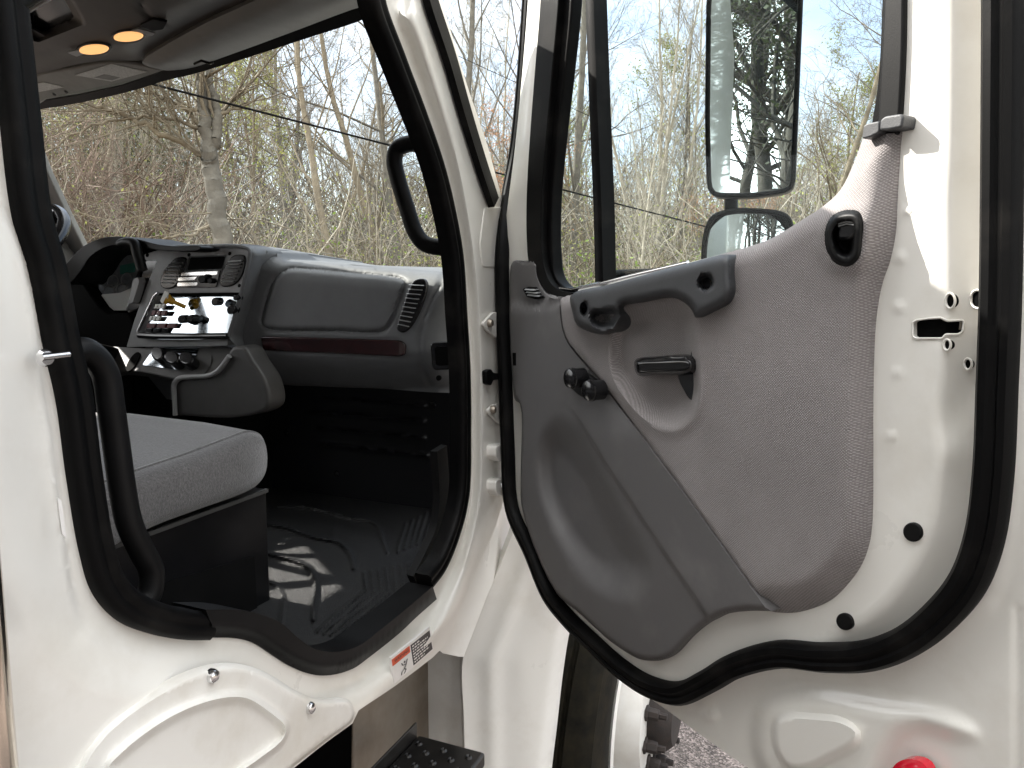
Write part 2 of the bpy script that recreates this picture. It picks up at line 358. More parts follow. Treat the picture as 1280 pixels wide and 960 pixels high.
# ================================================================== THE TRUCK
# ---------------------------------------------------------------- cab side round the open doorway
P3 = lambda *a: proj(TP(*a))[0]
hole_vis = [(489-16, 0), (500, 75), (527, 150), (547, 215), (563, 290), (574, 370), (579, 450), (581, 540), (579, 620), (567, 675), (548, 722),
            (520, 765), (481, 798), (447, 822), (415, 830), (385, 826), (350, 808), (315, 790), (285, 780), (250, 778), (205, 768), (165, 748),
            (138, 715), (119, 670), (104, 600), (92, 500), (72, 390), (52, 300), (34, 200), (20, 110), (8, 0)]
hole_top = [P3(-.72, 0, 2.125), P3(-.62, 0, 2.175), P3(-.46, 0, 2.185), P3(-.36, 0, 2.17)]
hole = spline(hole_vis+hole_top, True, 6)
outer = [(365, 962), (405, 930), (441, 904), (444, 891), (466, 876), (489, 861), (520, 838), (551, 814), (562, 795), (573, 769), (601, 698), (615, 671), (630, 625), (640, 560), (641, 420),
         (640, 300), (628, 250), (609, 180), (583, 104), (552, 0), P3(-.33, 0, 2.20), P3(-.40, 0, 2.235), P3(-1.02, 0, 2.24), P3(-1.10, 0, 2.1), P3(-1.10, 0, 1.7), P3(-1.10, 0, 1.3), P3(-1.10, 0, 1.0), (100, 1010), (330, 985)]
outer_s = resample(outer, 260, True)
hm = SIDE.met(hole)
seam = spline([(-30, 200), (20, 300), (44, 400), (53, 480), (63, 536), (73, 620), (84, 705), (92, 748), (101, 780), (112, 800), (116, 815)], per=6)
sm_ = SIDE.met(seam)
roll = spline([(112, 800), (150, 818), (200, 825), (260, 823), (310, 828), (350, 850), (395, 868), (440, 868), (500, 830), (560, 770), (600, 680)], per=8); rm_ = SIDE.met(roll)
seam_poly = np.vstack([[(-30, -400)], seam[:1]+[0, -300], seam, [(-400, 830), (-400, -400)]])
def d_side(p):
    q = SIDE.met(p); e = -sdf(q, hm)
    d = .026*ss((e-.030)/.055)-.004
    sg_ = np.where(inside(p, seam_poly), 1, -1)*dist(q, sm_); d = d+.007*ss(sg_/.006+.5)*ss((800-p[:, 1])/90)
    d = d+.004*np.exp(-(dist(q, rm_)/.012)**2)
    return d
# sign of the horizontal axis differs between frames, so only distances are used above
relief('cab_side_panel', outer_s, SIDE, d_side, M['white'], truck, step=7, holes=[hole], thick=.02, smooth=60,
       bands=[(seam, False, (-.006, -.003, 0, .003, .006, .009), .008), (hole, True, (.010, .020, .030, .038, .046, .054, .062, .070, .078, .086), .010), (hole, True, (-.010, -.020, -.030, -.038, -.046, -.054, -.062, -.070, -.078, -.086), .010)])
hole3 = SIDE.at(hole, 0.0)
# black seal pushed over the doorway flange, and the brown sill cover
seal_px = spline([(470, -30), (470, 0), (497, 75), (522, 140), (545, 205), (558, 255), (570, 320), (575, 395), (579, 460), (580, 540), (578, 618), (566, 668), (549, 708), (534, 728)], per=8)
seal_prof = [(-.016, -.006), (-.0165, .004), (-.012, .010), (-.006, .0105), (-.003, .008), (0, .0085), (.003, .011), (.009, .011), (.015, .006), (.0155, -.004), (.0165, -.022), (-.0165, -.022)]
top3 = [TP(-.35, 0, 2.175), TP(-.46, 0, 2.19), TP(-.62, 0, 2.18), TP(-.72, 0, 2.13)]
s_right = SIDE.at(seal_px, 0.0)
left_px = spline([(7, -10), (24, 138), (40, 270), (58, 333), (75, 420), (92, 495), (105, 592), (120, 682), (134, 728), (160, 758), (200, 775), (232, 781), (262, 782)], per=8)
s_left = SIDE.at(left_px, 0.0)
ring = np.vstack([s_right[::-1], np.array(spline(top3, False, 6)), s_left])
sweep('doorway_seal', ring, M['rubber'], truck, prof=seal_prof, nrm=-L, smooth=50)
top_e = [(257, 762), (295, 762), (323, 767), (350, 778), (376, 800), (393, 811), (418, 815), (447, 808), (477, 786), (508, 761), (541, 733)]
bot_e = [(546, 749), (520, 772), (500, 791), (461, 822), (441, 836), (413, 844), (390, 843), (362, 832), (340, 818), (318, 804), (295, 798), (265, 797)]
sill_o = np.vstack([spline(top_e, per=5), spline(bot_e, per=5)])
bm_e = SIDE.met(spline(bot_e, per=5))
relief('sill_cover', sill_o, SIDE, lambda p: .012-.012*(1-ss(dist(SIDE.met(p), bm_e)/.016)), M['black'], truck, step=4, thick=.05, smooth=50)
tsl = SIDE.at(spline(top_e, per=5), .012)
Vs = np.vstack([tsl, tsl+L*.035-Z*.006]); nS = len(tsl)
mesh('sill_tread', Vs, [(i, i+1, nS+i+1, nS+i) for i in range(nS-1)], M['black'], truck, 60)
# inner trim lining the doorway forward edge (black ribbed strip)
sweep('doorway_trim', side(.045).at(spline([(548, 560), (551, 625), (545, 665), (530, 700), (516, 728)], per=6)), M['black'], truck, prof=[(-.022, -.006), (-.02, .008), (.02, .008), (.022, -.006)], nrm=-L)
# access cover low on the rear quarter, with a pressed loop
cov = spline([(80, 985), (98, 960), (112, 937), (141, 904), (197, 864), (247, 839), (281, 831), (309, 832), (337, 843), (362, 859), (380, 868), (399, 874), (420, 874), (434, 874), (440, 880), (442, 898), (405, 929), (365, 960), (320, 1000), (200, 1030)], True, 6)
loop = spline([(136, 962), (150, 943), (197, 906), (239, 884), (281, 872), (309, 873), (337, 890), (357, 909), (354, 923), (323, 949), (300, 965), (260, 1000), (180, 1000)], True, 6)
cm, lm = SIDE.met(cov), SIDE.met(loop)
def d_cov(p):
    q = SIDE.met(p); return .030-.006*(1-ss(sdf(q, cm)/.006))+.009*np.exp(-(sdf(q, lm)/.005)**2)
ac = relief('access_cover', cov, SIDE, d_cov, M['white_dirty'], truck, step=5, thick=.010, smooth=60, bands=[(loop, True, (-.011, -.008, -.0055, -.003, 0, .003, .0055, .008, .011), .0045), (cov, True, (-.002, -.004, -.006, .002, .004, .006), .005)])
for c in ((266, 845), (388, 885)):
    lathe('cover_screw', [(.0001, .006), (.0035, .006), (.0065, .004), (.008, 0), (.008, -.004)], SIDE.at([c], .031)[0], -L, M['chrome'], ac, 14)
# striker pin
c0 = SIDE.at([(52, 447)], .012)[0]
st = sweep('striker_pin', SIDE.at([(52, 447), (86, 443)], .03), M['chrome'], truck, r=.0027, sides=10)
lathe('striker_flange', [(.0001, .004), (.006, .004), (.008, 0)], c0+L*-.004, -L, M['chrome'], st, 14)
slab('data_decal', [(72, 622), (77, 626), (83, 672), (78, 668)], SIDE, M['paper_white'], truck, d=.026, thick=.002)
# outer A pillar gasket
sweep('pillar_gasket', SIDE.at(spline([(533, -20), (537, 0), (560, 70), (580, 140), (600, 205), (616, 253)], per=6), .030), M['rubber'], truck, prof=[(-.016, -.004), (-.014, .008), (.014, .008), (.016, -.004)], nrm=-L)
# warning decal on the rocker
wl = lambda q: q
W = [(490, 826), (537, 788.5), (541, 813), (494, 854)]                # whole decal, corners
def wq(s, t): a = np.array(W, float); return (1-t)*((1-s)*a[0]+s*a[1])+t*((1-s)*a[3]+s*a[2])
def wrect(s0, s1, t0, t1): return [wq(s0, t0), wq(s1, t0), wq(s1, t1), wq(s0, t1)]
dec = slab('warning_decal', wrect(-.02, 1.02, -.16, 1.0), SIDE, M['paper_white'], truck, d=.0235, thick=.004)
slab('decal_header', wrect(0.0, .47, -.04, .25), SIDE, M['orange'], dec, d=.0240, thick=.002)
slab('decal_text_block', wrect(.50, 1, -.02, .93), SIDE, M['ink'], dec, d=.0240, thick=.002)
bars = bmesh.new()
for r_ in range(7):
    t0 = .05+r_*.125; s0 = .53; end = (.72, .93, .88, .93, .90, .93, .80)[r_]
    while s0 < end:
        w_ = random.uniform(.03, .09); q = SIDE.at(wrect(s0, min(s0+w_, end), t0, t0+.06), .0246)
        bars.faces.new([bars.verts.new(v) for v in q]); s0 += w_+.018
me = bpy.data.meshes.new('decal_lines'); bars.to_mesh(me); link('decal_lines', me, M['paper_white'], dec)
fig = [[(.22, .42), (.24, .54)], [(.24, .54), (.33, .60)], [(.33, .60), (.37, .42)], [(.33, .60), (.27, .74)], [(.27, .74), (.20, .78), (.18, .9)], [(.27, .74), (.31, .82), (.25, .93)]]
pic = bmesh.new()
for ln in fig:
    for a, b in zip(ln[:-1], ln[1:]):
        a, b = np.array(a), np.array(b); n_ = np.array([-(b-a)[1], (b-a)[0]]); n_ = n_/np.linalg.norm(n_)*.013
        q = SIDE.at([wq(*(a+n_)), wq(*(b+n_)), wq(*(b-n_)), wq(*(a-n_))], .0245); pic.faces.new([pic.verts.new(v) for v in q])
q = SIDE.at([wq(.295+.022*math.cos(x), .46+.05*math.sin(x)) for x in np.linspace(0, 6.28, 12, endpoint=False)], .0246); pic.faces.new([pic.verts.new(v) for v in q])
me = bpy.data.meshes.new('decal_pictogram'); pic.to_mesh(me); link('decal_pictogram', me, M['ink'], dec)
def text_on(s, name, fq, pl, d, mat, parent, size=(0, 1, 0, 1)):
    cu = bpy.data.curves.new(name, 'FONT'); cu.body = s; cu.size = 1; o = bpy.data.objects.new(name, cu); COL.objects.link(o)
    bpy.context.view_layer.update(); me = bpy.data.meshes.new_from_object(o); bpy.data.objects.remove(o)
    co = np.array([v.co[:] for v in me.vertices]); lo, hi = co.min(0), co.max(0)
    s_ = (co[:, 0]-lo[0])/(hi[0]-lo[0]); t_ = 1-(co[:, 1]-lo[1])/(hi[1]-lo[1])
    px = np.array([fq(size[0]+a*(size[1]-size[0]), size[2]+b*(size[3]-size[2])) for a, b in zip(s_, t_)])
    P = pl.at(px, d)
    for v, q in zip(me.vertices, P): v.co = q
    return link(name, me, mat, parent)
text_on('WARNING', 'decal_heading', wq, SIDE, .0246, M['ink'], dec, (.06, .44, .04, .17))
# hinge brackets, bolts, hinges and check strap on the front jamb
jp = side(-.02)
for out, b in ((rrect([(604, 404), (617, 390), (632, 390), (632, 422), (620, 422), (606, 410)], 3), (612, 404)), (rrect([(610, 512), (618, 505), (634, 503), (634, 536), (627, 532), (611, 517)], 3), (616, 512))):
    hb = slab('hinge_bracket', out, jp, M['white'], truck, d=.012, thick=.006, bevel=.0012)
    lathe('bracket_bolt', [(.0001, .006), (.006, .006), (.008, .002), (.008, -.004)], jp.at([b], .014)[0], -L, M['steel'], hb, 12)
slab('jamb_flange', rrect([(600, 305), (606, 260), (632, 258), (634, 334), (604, 334)], 4), jp, M['white'], truck, d=.004, thick=.008, bevel=.002)
for y0 in (555, 598):
    hg = slab('door_hinge', rrect([(620, y0+3), (626, y0), (642, y0), (642, y0+24), (624, y0+22), (620, y0+16)], 3), jp, M['white'], truck, d=.022, thick=.03, bevel=.004)
    lathe('hinge_bolt', [(.0001, .007), (.006, .007), (.0085, .002), (.0085, -.004)], jp.at([(628, y0+9)], .022)[0], -L, M['chrome'], hg, 12)
ck = slab('check_strap', rrect([(608, 464), (614, 461), (617, 466), (632, 468), (632, 474), (617, 475), (614, 482), (609, 480)], 2), jp, M['black'], truck, d=.012, thick=.010, bevel=.001)
# polished exhaust stack behind the cab
ce = SIDE.at([(-62, 820)], .05)[0]; eu = (ce-H)@F; ev = (ce-H)@L
lathe('exhaust_stack', [(.0001, .995), (.045, .995), (.058, 1.01), (.066, 1.04), (.067, 1.08), (.064, 1.14), (.055, 1.20), (.042, 1.25), (.036, 1.32), (.036, 2.9), (.0001, 2.9)], TP(eu, ev, 0), Z, M['exhaust'], truck, 40, smooth=60)
box('exhaust_bracket', (eu-.05, ev-.04, .80), (eu+.075, ev+.10, .993), M['steel'], truck, .004)

# ---------------------------------------------------------------- fender, splash panels, step, wheel, hood
FE = Plane(TP(.03, 0, 0), -(F*.80+L*.60))
fe_o = spline([(579, 822), (594, 784), (608, 747), (628, 700), (648, 645), (668, 560), (720, 560), (760, 640), (740, 710), (719, 765), (712, 790), (704, 840), (696, 910), (690, 960), (684, 1040), (660, 1120), (590, 1120), (583, 1000), (580, 900)], True, 6)
fe_l = [(668, 560), (648, 645), (608, 747), (579, 822), (582, 960), (588, 1120)]; fe_r = [(719, 765), (712, 790), (704, 840), (690, 960), (684, 1040)]
def d_fe(p):
    a = dist(FE.met(p), FE.met(fe_l)); b = dist(FE.met(p), FE.met(fe_r)); return .030*ss(a/.16)-.020*(1-ss(b/.035))+.008*np.exp(-((a-.06)/.02)**2)
relief('front_fender', fe_o, FE, d_fe, M['white'], truck, step=7, thick=.03, smooth=70)
SK = side(.005)
sk_o = [(645, 600), (668, 560), (648, 645), (628, 700), (608, 747), (594, 784), (579, 822), (551, 816), (540, 800), (560, 790), (590, 715), (612, 640)]
relief('fender_skirt', resample(sk_o, 90, True), SK, lambda p: 0*p[:, 0], M['white'], truck, step=9, thick=.02, smooth=50)
lp = lat(.0)
relief('splash_panel', resample([(520, 800), (579, 820), (580, 880), (584, 1080), (520, 1080)], 60, True), lat(.03), lambda p: .012*ss((p[:, 0]-560)/20), M['white_dirty'], truck, step=8, thick=.02, smooth=70)
slab('step_bracket_panel', [(442, 850), (540, 790), (541, 1040), (442, 1060)], side(.17), M['steel'], truck, thick=.006, bevel=.003)
# punched step
zs = .80; HS = hor(zs)
stp_o = rrect([(470, 985), (537, 893), (607, 937), (606, 948), (590, 1000), (520, 1060)], 4)
corner = HS.at([(537, 903), (607, 940)], 0)
u1 = (corner[0]-H)@F; v1 = (corner[0]-H)@L; v0 = (corner[1]-H)@L
u1 = min(u1, (corner[1]-H)@F)
stp = box('step', (u1-.62, v0, zs-.03), (u1, v1, zs), M['step'], truck, .006)
box('step_upstand', (u1-.62, v1+.0005, zs-.03), (u1-.004, v1+.005, zs+.028), M['step'], stp, .002)
dimp = None
for i in range(13):
    for j in range(5):
        c = TP(u1-.03-i*.042-(j % 2)*.021, v0+.022+j*(v1-v0-.04)/4, zs)
        if dimp is None:
            dimp = lathe('tread_dimple', [(.0075, .0004), (.0045, .0045), (.002, .0015), (.0001, .0015)], np.zeros(3), Z, M['step'], stp, 10, smooth=60); o = dimp
        else: o = dimp.copy(); COL.objects.link(o)
        o.location = Vector(c)
# front wheel
wu, wv, wz, RT = .64, -.17, .50, .50
wc = TP(wu, wv, wz)
tp = [(.29, -.26), (.33, -.285), (.42, -.295), (.475, -.28), (.492, -.262)]
for k in range(5):
    a = -.262+k*.05
    tp += [(.500, a+.004), (.500, a+.038), (.484, a+.040), (.484, a+.048)]
tp = tp[:-2]+[(.496, -.012), (.48, .006), (.43, .016), (.36, .012), (.30, .0), (.285, -.02)]
ty = lathe('wheel', tp, wc, -L, M['tyre'], truck, 96, smooth=30)
rim = lathe('rim', [(.286, -.25), (.286, -.01), (.296, .004), (.288, .010), (.272, .002), (.262, -.03), (.245, -.05), (.20, -.045), (.19, .02), (.178, .05), (.150, .056), (.11, .054), (.11, .02)], wc, -L, M['white_dirty'], ty, 72, smooth=40)
lathe('hub', [(.118, .045), (.116, .075), (.10, .10), (.085, .115), (.0001, .12)], wc, -L, M['rust'], ty, 32)
for k in range(10):
    a = k*2*math.pi/10+.2; c = wc+(F*math.cos(a)+Z*math.sin(a))*.1425-L*.055
    lathe('wheel_nut', [(.022, 0), (.022, .005), (.0165, .008), (.016, .030), (.0145, .034), (.0095, .036), (.009, .056), (.0001, .058)], c, -L, M['rust'], ty, 6 if k % 2 else 8, smooth=20)
box('brake_hose_bar', (wu+.36, wv-.06, .30), (wu+.40, wv+.02, 1.05), M['black'], truck, .004)
# hood, front bodywork
prism('hood', [(.42, 1.60), (.75, 1.56), (1.5, 1.43), (1.72, 1.25), (1.78, .7), (1.05, .7), (1.0, .95), (.75, 1.12), (.5, 1.14), (.42, 1.14)], lambda u, z: TP(u, .06+.10*(u > 1.4), z), lambda u, z: TP(u, 1.66-.10*(u > 1.4), z), M['white'], truck, .03)
# cargo body far behind the cab
box('cargo_box', (-7.2, -.30, 1.15), (-1.45, 2.10, 3.55), M['white'], truck, .02)
box('chassis_rail', (-7.0, .35, .72), (.3, .45, .95), M['black'], truck, .004)
box('chassis_rail', (-7.0, 1.25, .72), (.3, 1.35, .95), M['black'], truck, .004)

# ---------------------------------------------------------------- cab shell: floor, walls, roof, screen
box('cab_floor', (-1.08, .03, 1.06), (.48, 1.62, 1.10), M['kick'], truck)
box('cab_rear_wall', (-1.12, .03, 1.05), (-1.08, 1.62, 2.34), M['dash_dark'], truck)
FWP = .47
box('firewall', (FWP, .02, 1.05), (FWP+.03, 1.64, 1.60), M['kick'], truck)
dv = 1.60
prism('driver_side_wall', [(-1.10, 1.05), (.50, 1.05), (.50, 1.62), (-1.10, 1.62)], lambda u, z: TP(u, dv, z), lambda u, z: TP(u, dv+.06, z), M['dash_dark'], truck)
prism('driver_side_wall', [(-1.10, 1.62), (-1.02, 1.62), (-1.02, 2.19), (-.25, 2.19), (.02, 1.95), (.25, 1.72), (.25, 1.62), (.50, 1.62), (.0, 2.2), (-.1, 2.30), (-1.1, 2.36)], lambda u, z: TP(u, dv-.08*max(0, z-1.62)/.6, z), lambda u, z: TP(u, dv+.06-.08*max(0, z-1.62)/.6, z), M['dash_dark'], truck)
rf = [(0.0, 2.21), (.002, 2.262), (.02, 2.272), (.10, 2.315), (.4, 2.385), (.8, 2.405), (1.2, 2.385), (1.48, 2.34), (1.56, 2.29), (1.58, 2.24)]
nR = len(rf); V = []; Fc = []
us = [(-1.12, .0), (-.6, .0), (-.42, .0), (-.16, -.015), (-.08, -.03)]
for u, dz in us: V += [TP(u+(.07*(1-((v-.8)/.8)**2) if u > -.3 else 0)-(.19*max(0, 1-v/.12) if u > -.3 else 0), v, z+dz) for v, z in rf]
for u, dz in us: V += [TP(u+(.07*(1-((v-.8)/.8)**2) if u > -.3 else 0)-(.19*max(0, 1-v/.12) if u > -.3 else 0), v, z+dz-.03) for v, z in rf]
K = len(us)*nR
for i in range(len(us)-1):
    for j in range(nR-1):
        Fc += [(i*nR+j, i*nR+j+1, (i+1)*nR+j+1, (i+1)*nR+j), (K+i*nR+j, K+(i+1)*nR+j, K+(i+1)*nR+j+1, K+i*nR+j+1)]
e = len(us)-1
for j in range(nR-1): Fc += [(e*nR+j, e*nR+j+1, K+e*nR+j+1, K+e*nR+j), (j, K+j, K+j+1, j+1)]
for i in range(len(us)-1): Fc += [(i*nR, (i+1)*nR, K+(i+1)*nR, K+i*nR), (i*nR+nR-1, K+i*nR+nR-1, K+(i+1)*nR+nR-1, (i+1)*nR+nR-1)]
mesh('cab_roof', V, Fc, M['white'], truck, 50)
WS = Plane(TP(.5, .8, 1.60), -(F*.6+Z*.55))                         # raked windscreen plane, normal to the rear and down
ws_o = rrect([(42, 148), (70, 120), (210, 92), (462, 12), (640, -40), (640, 350), (600, 380), (108, 345), (96, 300)], 10)
slab('windscreen', ws_o, WS, M['wind'], truck, thick=.004)
# frit band and driver side pillar trim
hd = spline([(20, 215), (30, 165), (42, 147), (49, 138), (75, 133), (112, 126), (169, 112.5), (206, 101), (240, 93), (300, 75), (380, 49), (460, 22), (480, 10)], per=4)
hu = [(500, -12), (440, 8), (300, 60), (220, 84), (150, 108), (94, 120), (56, 126), (43, 134), (34, 150), (26, 175), (14, 210)]
slab('screen_frit', np.vstack([hd, hu]), WS, M['black'], truck, d=.006, thick=.008)
slab('pillar_trim', [(18, 200), (40, 150), (42, 172), (62, 222), (84, 268), (106, 312), (112, 345), (60, 350), (20, 300)], WS.off(.02), M['visor'], truck, thick=.02, bevel=.004)
sweep('screen_gasket', WS.at([(41, 165), (44, 180), (63, 224), (85, 270), (104, 309), (115, 335)], .012), M['rubber'], truck, r=.007, sides=8)

# ---------------------------------------------------------------- overhead
OH = Plane(TP(-.04, .8, 2.21), -(F*.42+Z*.90))
slab('headliner', [(-60, 240), (30, 146), (45, 136), (112, 125), (210, 97), (460, 18), (466, -30), (430, -110), (-60, -110)], OH, M['liner'], truck, thick=.01)
co_o = spline([(-30, 108), (30, 97), (60, 90), (94, 81), (131, 76), (160, 76), (177, 74), (187, 64), (215, 48), (253, 29), (320, -2), (400, -50), (400, -140), (0, -140), (-40, 0)], True, 6)
cmx = OH.met(co_o)
rec = rrect([(19, 6), (43, 54), (106, 29), (84, -10), (60, -30)], 6); rcm = OH.met(rec)
chn = spline([(175, -10), (178, 12), (190, 24), (210, 30)], per=6)
cons = relief('overhead_console', co_o, OH, lambda p: .018+.022*ss(sdf(OH.met(p), cmx)/.06)-.05*ss(sdf(OH.met(p), rcm)/.02)-.006*np.exp(-(dist(OH.met(p), OH.met(chn))/.006)**2), M['liner_dark'], truck, step=5, thick=.02, smooth=60, bands=[(rec, True, (-.006, .002, .008, .014, .020, .026), .010)])
slab('screen_frame', rrect([(31, 14), (42, 46), (102, 24), (88, -6), (40, -12)], 3), OH, M['gloss_black'], cons, d=.012, thick=.01, bevel=.002)
sweep('recess_rib', OH.at([(22, 10), (36, 14), (50, 6), (72, -8)], .03), M['dash_face'], cons, r=.004, sides=6)
for cx, cy in ((117, 63), (160, 47)):
    dl = slab('dome_lamp', ell(cx, cy, 18.5, 6, -3, 36), OH, M['lens'], cons, d=.048, thick=.012, bevel=.003)
    slab('lamp_rim', ell(cx, cy, 22, 8.5, -3), OH, M['dash_dark'], cons, d=.0445, thick=.012, bevel=.002)
slab('speaker_grille', rrect([(174, 32), (192, 24), (209, 28), (204, 37), (190, 39)], 2), OH, M['black'], cons, d=.044, thick=.006, bevel=.001)
slab('lamp_switch', rrect([(163, 39), (172, 36), (194, 42), (190, 45)], 1), OH, M['dash_face'], cons, d=.045, thick=.004)
slab('lamp_switch', rrect([(84, 66), (97, 63), (108, 66), (96, 71)], 1), OH, M['dash_face'], cons, d=.045, thick=.004)
v1s = slab('sun_visor', spline([(24, 141), (28, 103), (94, 85), (139, 78), (176, 82), (205, 90), (208, 95), (150, 110), (94, 122), (56, 127)], True, 5), OH, M['liner'], truck, d=.020, thick=.012, bevel=.004)
slab('visor_label', [(94, 94), (139, 80), (184, 90), (139, 102)], OH, M['paper'], v1s, d=.0212, thick=.002)
slab('label_block', [(118, 97), (130, 93), (150, 97), (140, 100.5)], OH, M['visor'], v1s, d=.0216, thick=.001)
slab('visor_label', [(31, 108), (54, 103), (80, 109), (49, 115)], OH, M['paper'], v1s, d=.0212, thick=.002)
vo = spline([(178, 79), (182, 72), (191, 66), (253, 31), (320, 0), (420, -50), (520, -60), (500, -8), (440, 12), (360, 42), (300, 64), (240, 85), (225, 88), (205, 88)], True, 5); vom = OH.met(vo)
v2s = relief('sun_visor', vo, OH, lambda p: .030+.012*ss(sdf(OH.met(p), vom)/.03), M['visor'], truck, step=7, thick=.02, smooth=60)
sweep('visor_clip', OH.at([(243, 80), (252, 76), (262, 79), (266, 78)], .05), M['black'], v2s, r=.003, sides=6)
for c in ((68, 118), (83, 115)): lathe('visor_screw', [(.0001, .003), (.004, .002), (.005, 0)], OH.at([c], .0205)[0], OH.n, M['dash_dark'], v1s, 10)

# ---------------------------------------------------------------- dashboard
DP = lat(.02)
pas = spline([(334, 313), (361, 324), (400, 328), (443, 331), (500, 336), (561, 341), (600, 344), (605, 420), (600, 492), (560, 491), (533, 490), (477, 486), (398, 483), (345, 478), (326, 460), (310, 442), (304, 420), (317, 366)], True, 6)
pm_ = DP.met(pas); endl = spline([(556, 335), (551, 352), (541, 375), (533, 392), (525, 420), (525, 440), (528, 458), (541, 492)], per=6); em_ = DP.met(endl)
gb = spline([(362, 336), (387, 336.5), (440, 341), (499, 347.5), (506, 352.5), (502, 366), (485, 407), (477, 413.5), (421, 413), (336, 410.5), (328, 405), (332, 381), (345, 347)], True, 5); gm_ = DP.met(gb)
top_l = DP.met([(334, 313), (361, 324), (443, 331), (561, 341), (640, 348)])
stp_ = rrect([(325, 420), (500, 425.5), (507, 431), (505, 444), (499, 445.5), (328, 438)], 4); sm2 = DP.met(stp_)
vnt = spline([(517, 351), (523, 348.5), (530, 349), (533.5, 356), (530, 375), (519, 400), (509, 413), (502, 416), (496, 412), (497, 402), (502, 386), (510, 362)], True, 5); vm_ = DP.met(vnt)
def d_pas(p):
    q = DP.met(p); d = .035*0+.0*q[:, 0]
    d = d-.06*(1-np.sqrt(np.clip(1-(1-np.clip(dist(q, top_l)/.05, 0, 1))**2, 0, 1)))
    x = p[:, 0]; ex = np.interp(p[:, 1], endl[:, 1], endl[:, 0])
    d = d-.07*ss((x-ex-1)/70)-.006*np.exp(-(dist(q, em_)/.004)**2)
    d = d+.006*ss(sdf(q, gm_)/.004)-.005*np.exp(-(sdf(q, gm_)/.004)**2)
    bl = np.clip((p[:, 1]-436)/50, 0, 1); d = d-.09*bl**1.7
    d = d-.004*ss((sdf(q, sm2)+.004)/.006)
    return d
dash = relief('dashboard', pas, DP, d_pas, M['dash'], truck, step=4, thick=.12, smooth=60, extra=np.vstack([gb*1.0+[0, .01], resample(gb, 150, True)+[.8, .8], resample(gb, 150, True)-[.8, .8], resample(gb, 150, True)+[1.8, -1.8]]))
slab('wood_strip', stp_, DP, M['wood'], dash, d=.004, thick=.01, bevel=.003)
slab('vent', vnt, DP, M['gloss_black'], dash, d=.0045, thick=.01, bevel=.003)
def slats(name, quad, n, pl, d, parent, mat, w=.0035):
    b = bmesh.new(); q = np.array(quad, float)
    for k in range(n):
        t = (k+.5)/n; a = (1-t)*q[0]+t*q[3]; c = (1-t)*q[1]+t*q[2]
        A, C = pl.at([a, c], d); dn = np.array([0, 0, w])
        pts = [A+dn*.5, C+dn*.5, C-dn*.5+pl.n*.003, A-dn*.5+pl.n*.003]; vs = [b.verts.new(v) for v in pts]+[b.verts.new(v-pl.n*.008+dn*.3) for v in pts]
        b.faces.new(vs[:4]); b.faces.new(vs[4:][::-1])
        for i in range(4): b.faces.new((vs[i], vs[4+i], vs[4+(i+1) % 4], vs[(i+1) % 4]))
    m_ = bpy.data.meshes.new(name); b.to_mesh(m_); return link(name, m_, mat, parent)
slats('vent_slat', [(512, 353), (531, 354), (510, 411), (497, 408)], 10, DP, .006, dash, M['dash_face'], .0018)
rc2 = slab('cup_recess', rrect([(537, 428), (562, 427), (565, 462), (540, 463)], 6), lat(-.03), M['gloss_black'], dash, d=-.010, thick=.01, bevel=.003)
slab('recess_pocket', rrect([(543, 434), (562, 433), (563, 456), (545, 457)], 4), lat(-.03), M['hole'], dash, d=-.0085, thick=.004)
slab('trim_screw', ell(548, 472.5, 3, 3.4), lat(-.03), M['hole'], dash, d=-.012, thick=.004)
# dash top sheet running to the screen
tl = spline([(82, 330), (101, 310), (120, 300), (136, 296), (157, 296), (176, 300), (195, 305), (207, 307), (250, 307), (308, 306), (320, 309), (336, 314), (361, 324), (443, 331), (561, 341), (610, 345)], per=4)
tA = DP.at(tl, -.01-.046*ss((tl[:, 0]-318)/24)); tB = np.array([TP(.46, (a-H)@L, 1.62+.02*0) for a in tA]); nT = len(tA)
tB[:, 2] = tA[:, 2]*.4+.6*np.mean(tA[:, 2])-.02; tM = tA*.75+tB*.25; tM[:, 2] = tA[:, 2]-.002
V = np.vstack([tA, tM, tB]); mesh('dash_top', V, [(k*nT+i, k*nT+i+1, (k+1)*nT+i+1, (k+1)*nT+i) for k in range(2) for i in range(nT-1)], M['dash'], dash, 60)
# centre stack with its rim, side cheek and bezel
CP = lat(.0)
chk = spline([(300, 305), (318, 308), (335, 315), (327, 340), (317, 366), (304, 420), (310, 442), (300, 436), (285, 419), (290, 400), (302, 360), (313, 325), (312, 312)], True, 5)
relief('stack_cheek', chk, CP, lambda p: .02-.05*ss((p[:, 0]-np.interp(p[:, 1], [306, 315, 366, 420, 445], [300, 314, 301, 285, 290]))/24), M['dash'], dash, step=4, thick=.05, smooth=60)
bz = [(160, 312), (176, 314), (200, 312), (250, 309), (300, 310), (309, 312), (312, 318), (301, 368), (285, 420), (284, 432), (150, 434), (148, 360)]
bez = slab('centre_bezel', rrect([(180, 318), (196, 313), (250, 309), (300, 310), (309, 312), (312, 318), (301.5, 367), (198, 368), (180, 418), (285, 419), (284, 432), (158, 434), (168, 400), (186, 350), (196, 326), (182, 326)], 2), CP, M['dash_face'], dash, d=.012, thick=.03, bevel=.004)
sweep('bezel_rim', CP.at(spline([(196, 309), (250, 308), (303, 308.5), (312, 313), (311, 325), (301, 368), (286, 420)], per=5), .022), M['dash'], dash, r=.0045, sides=8)
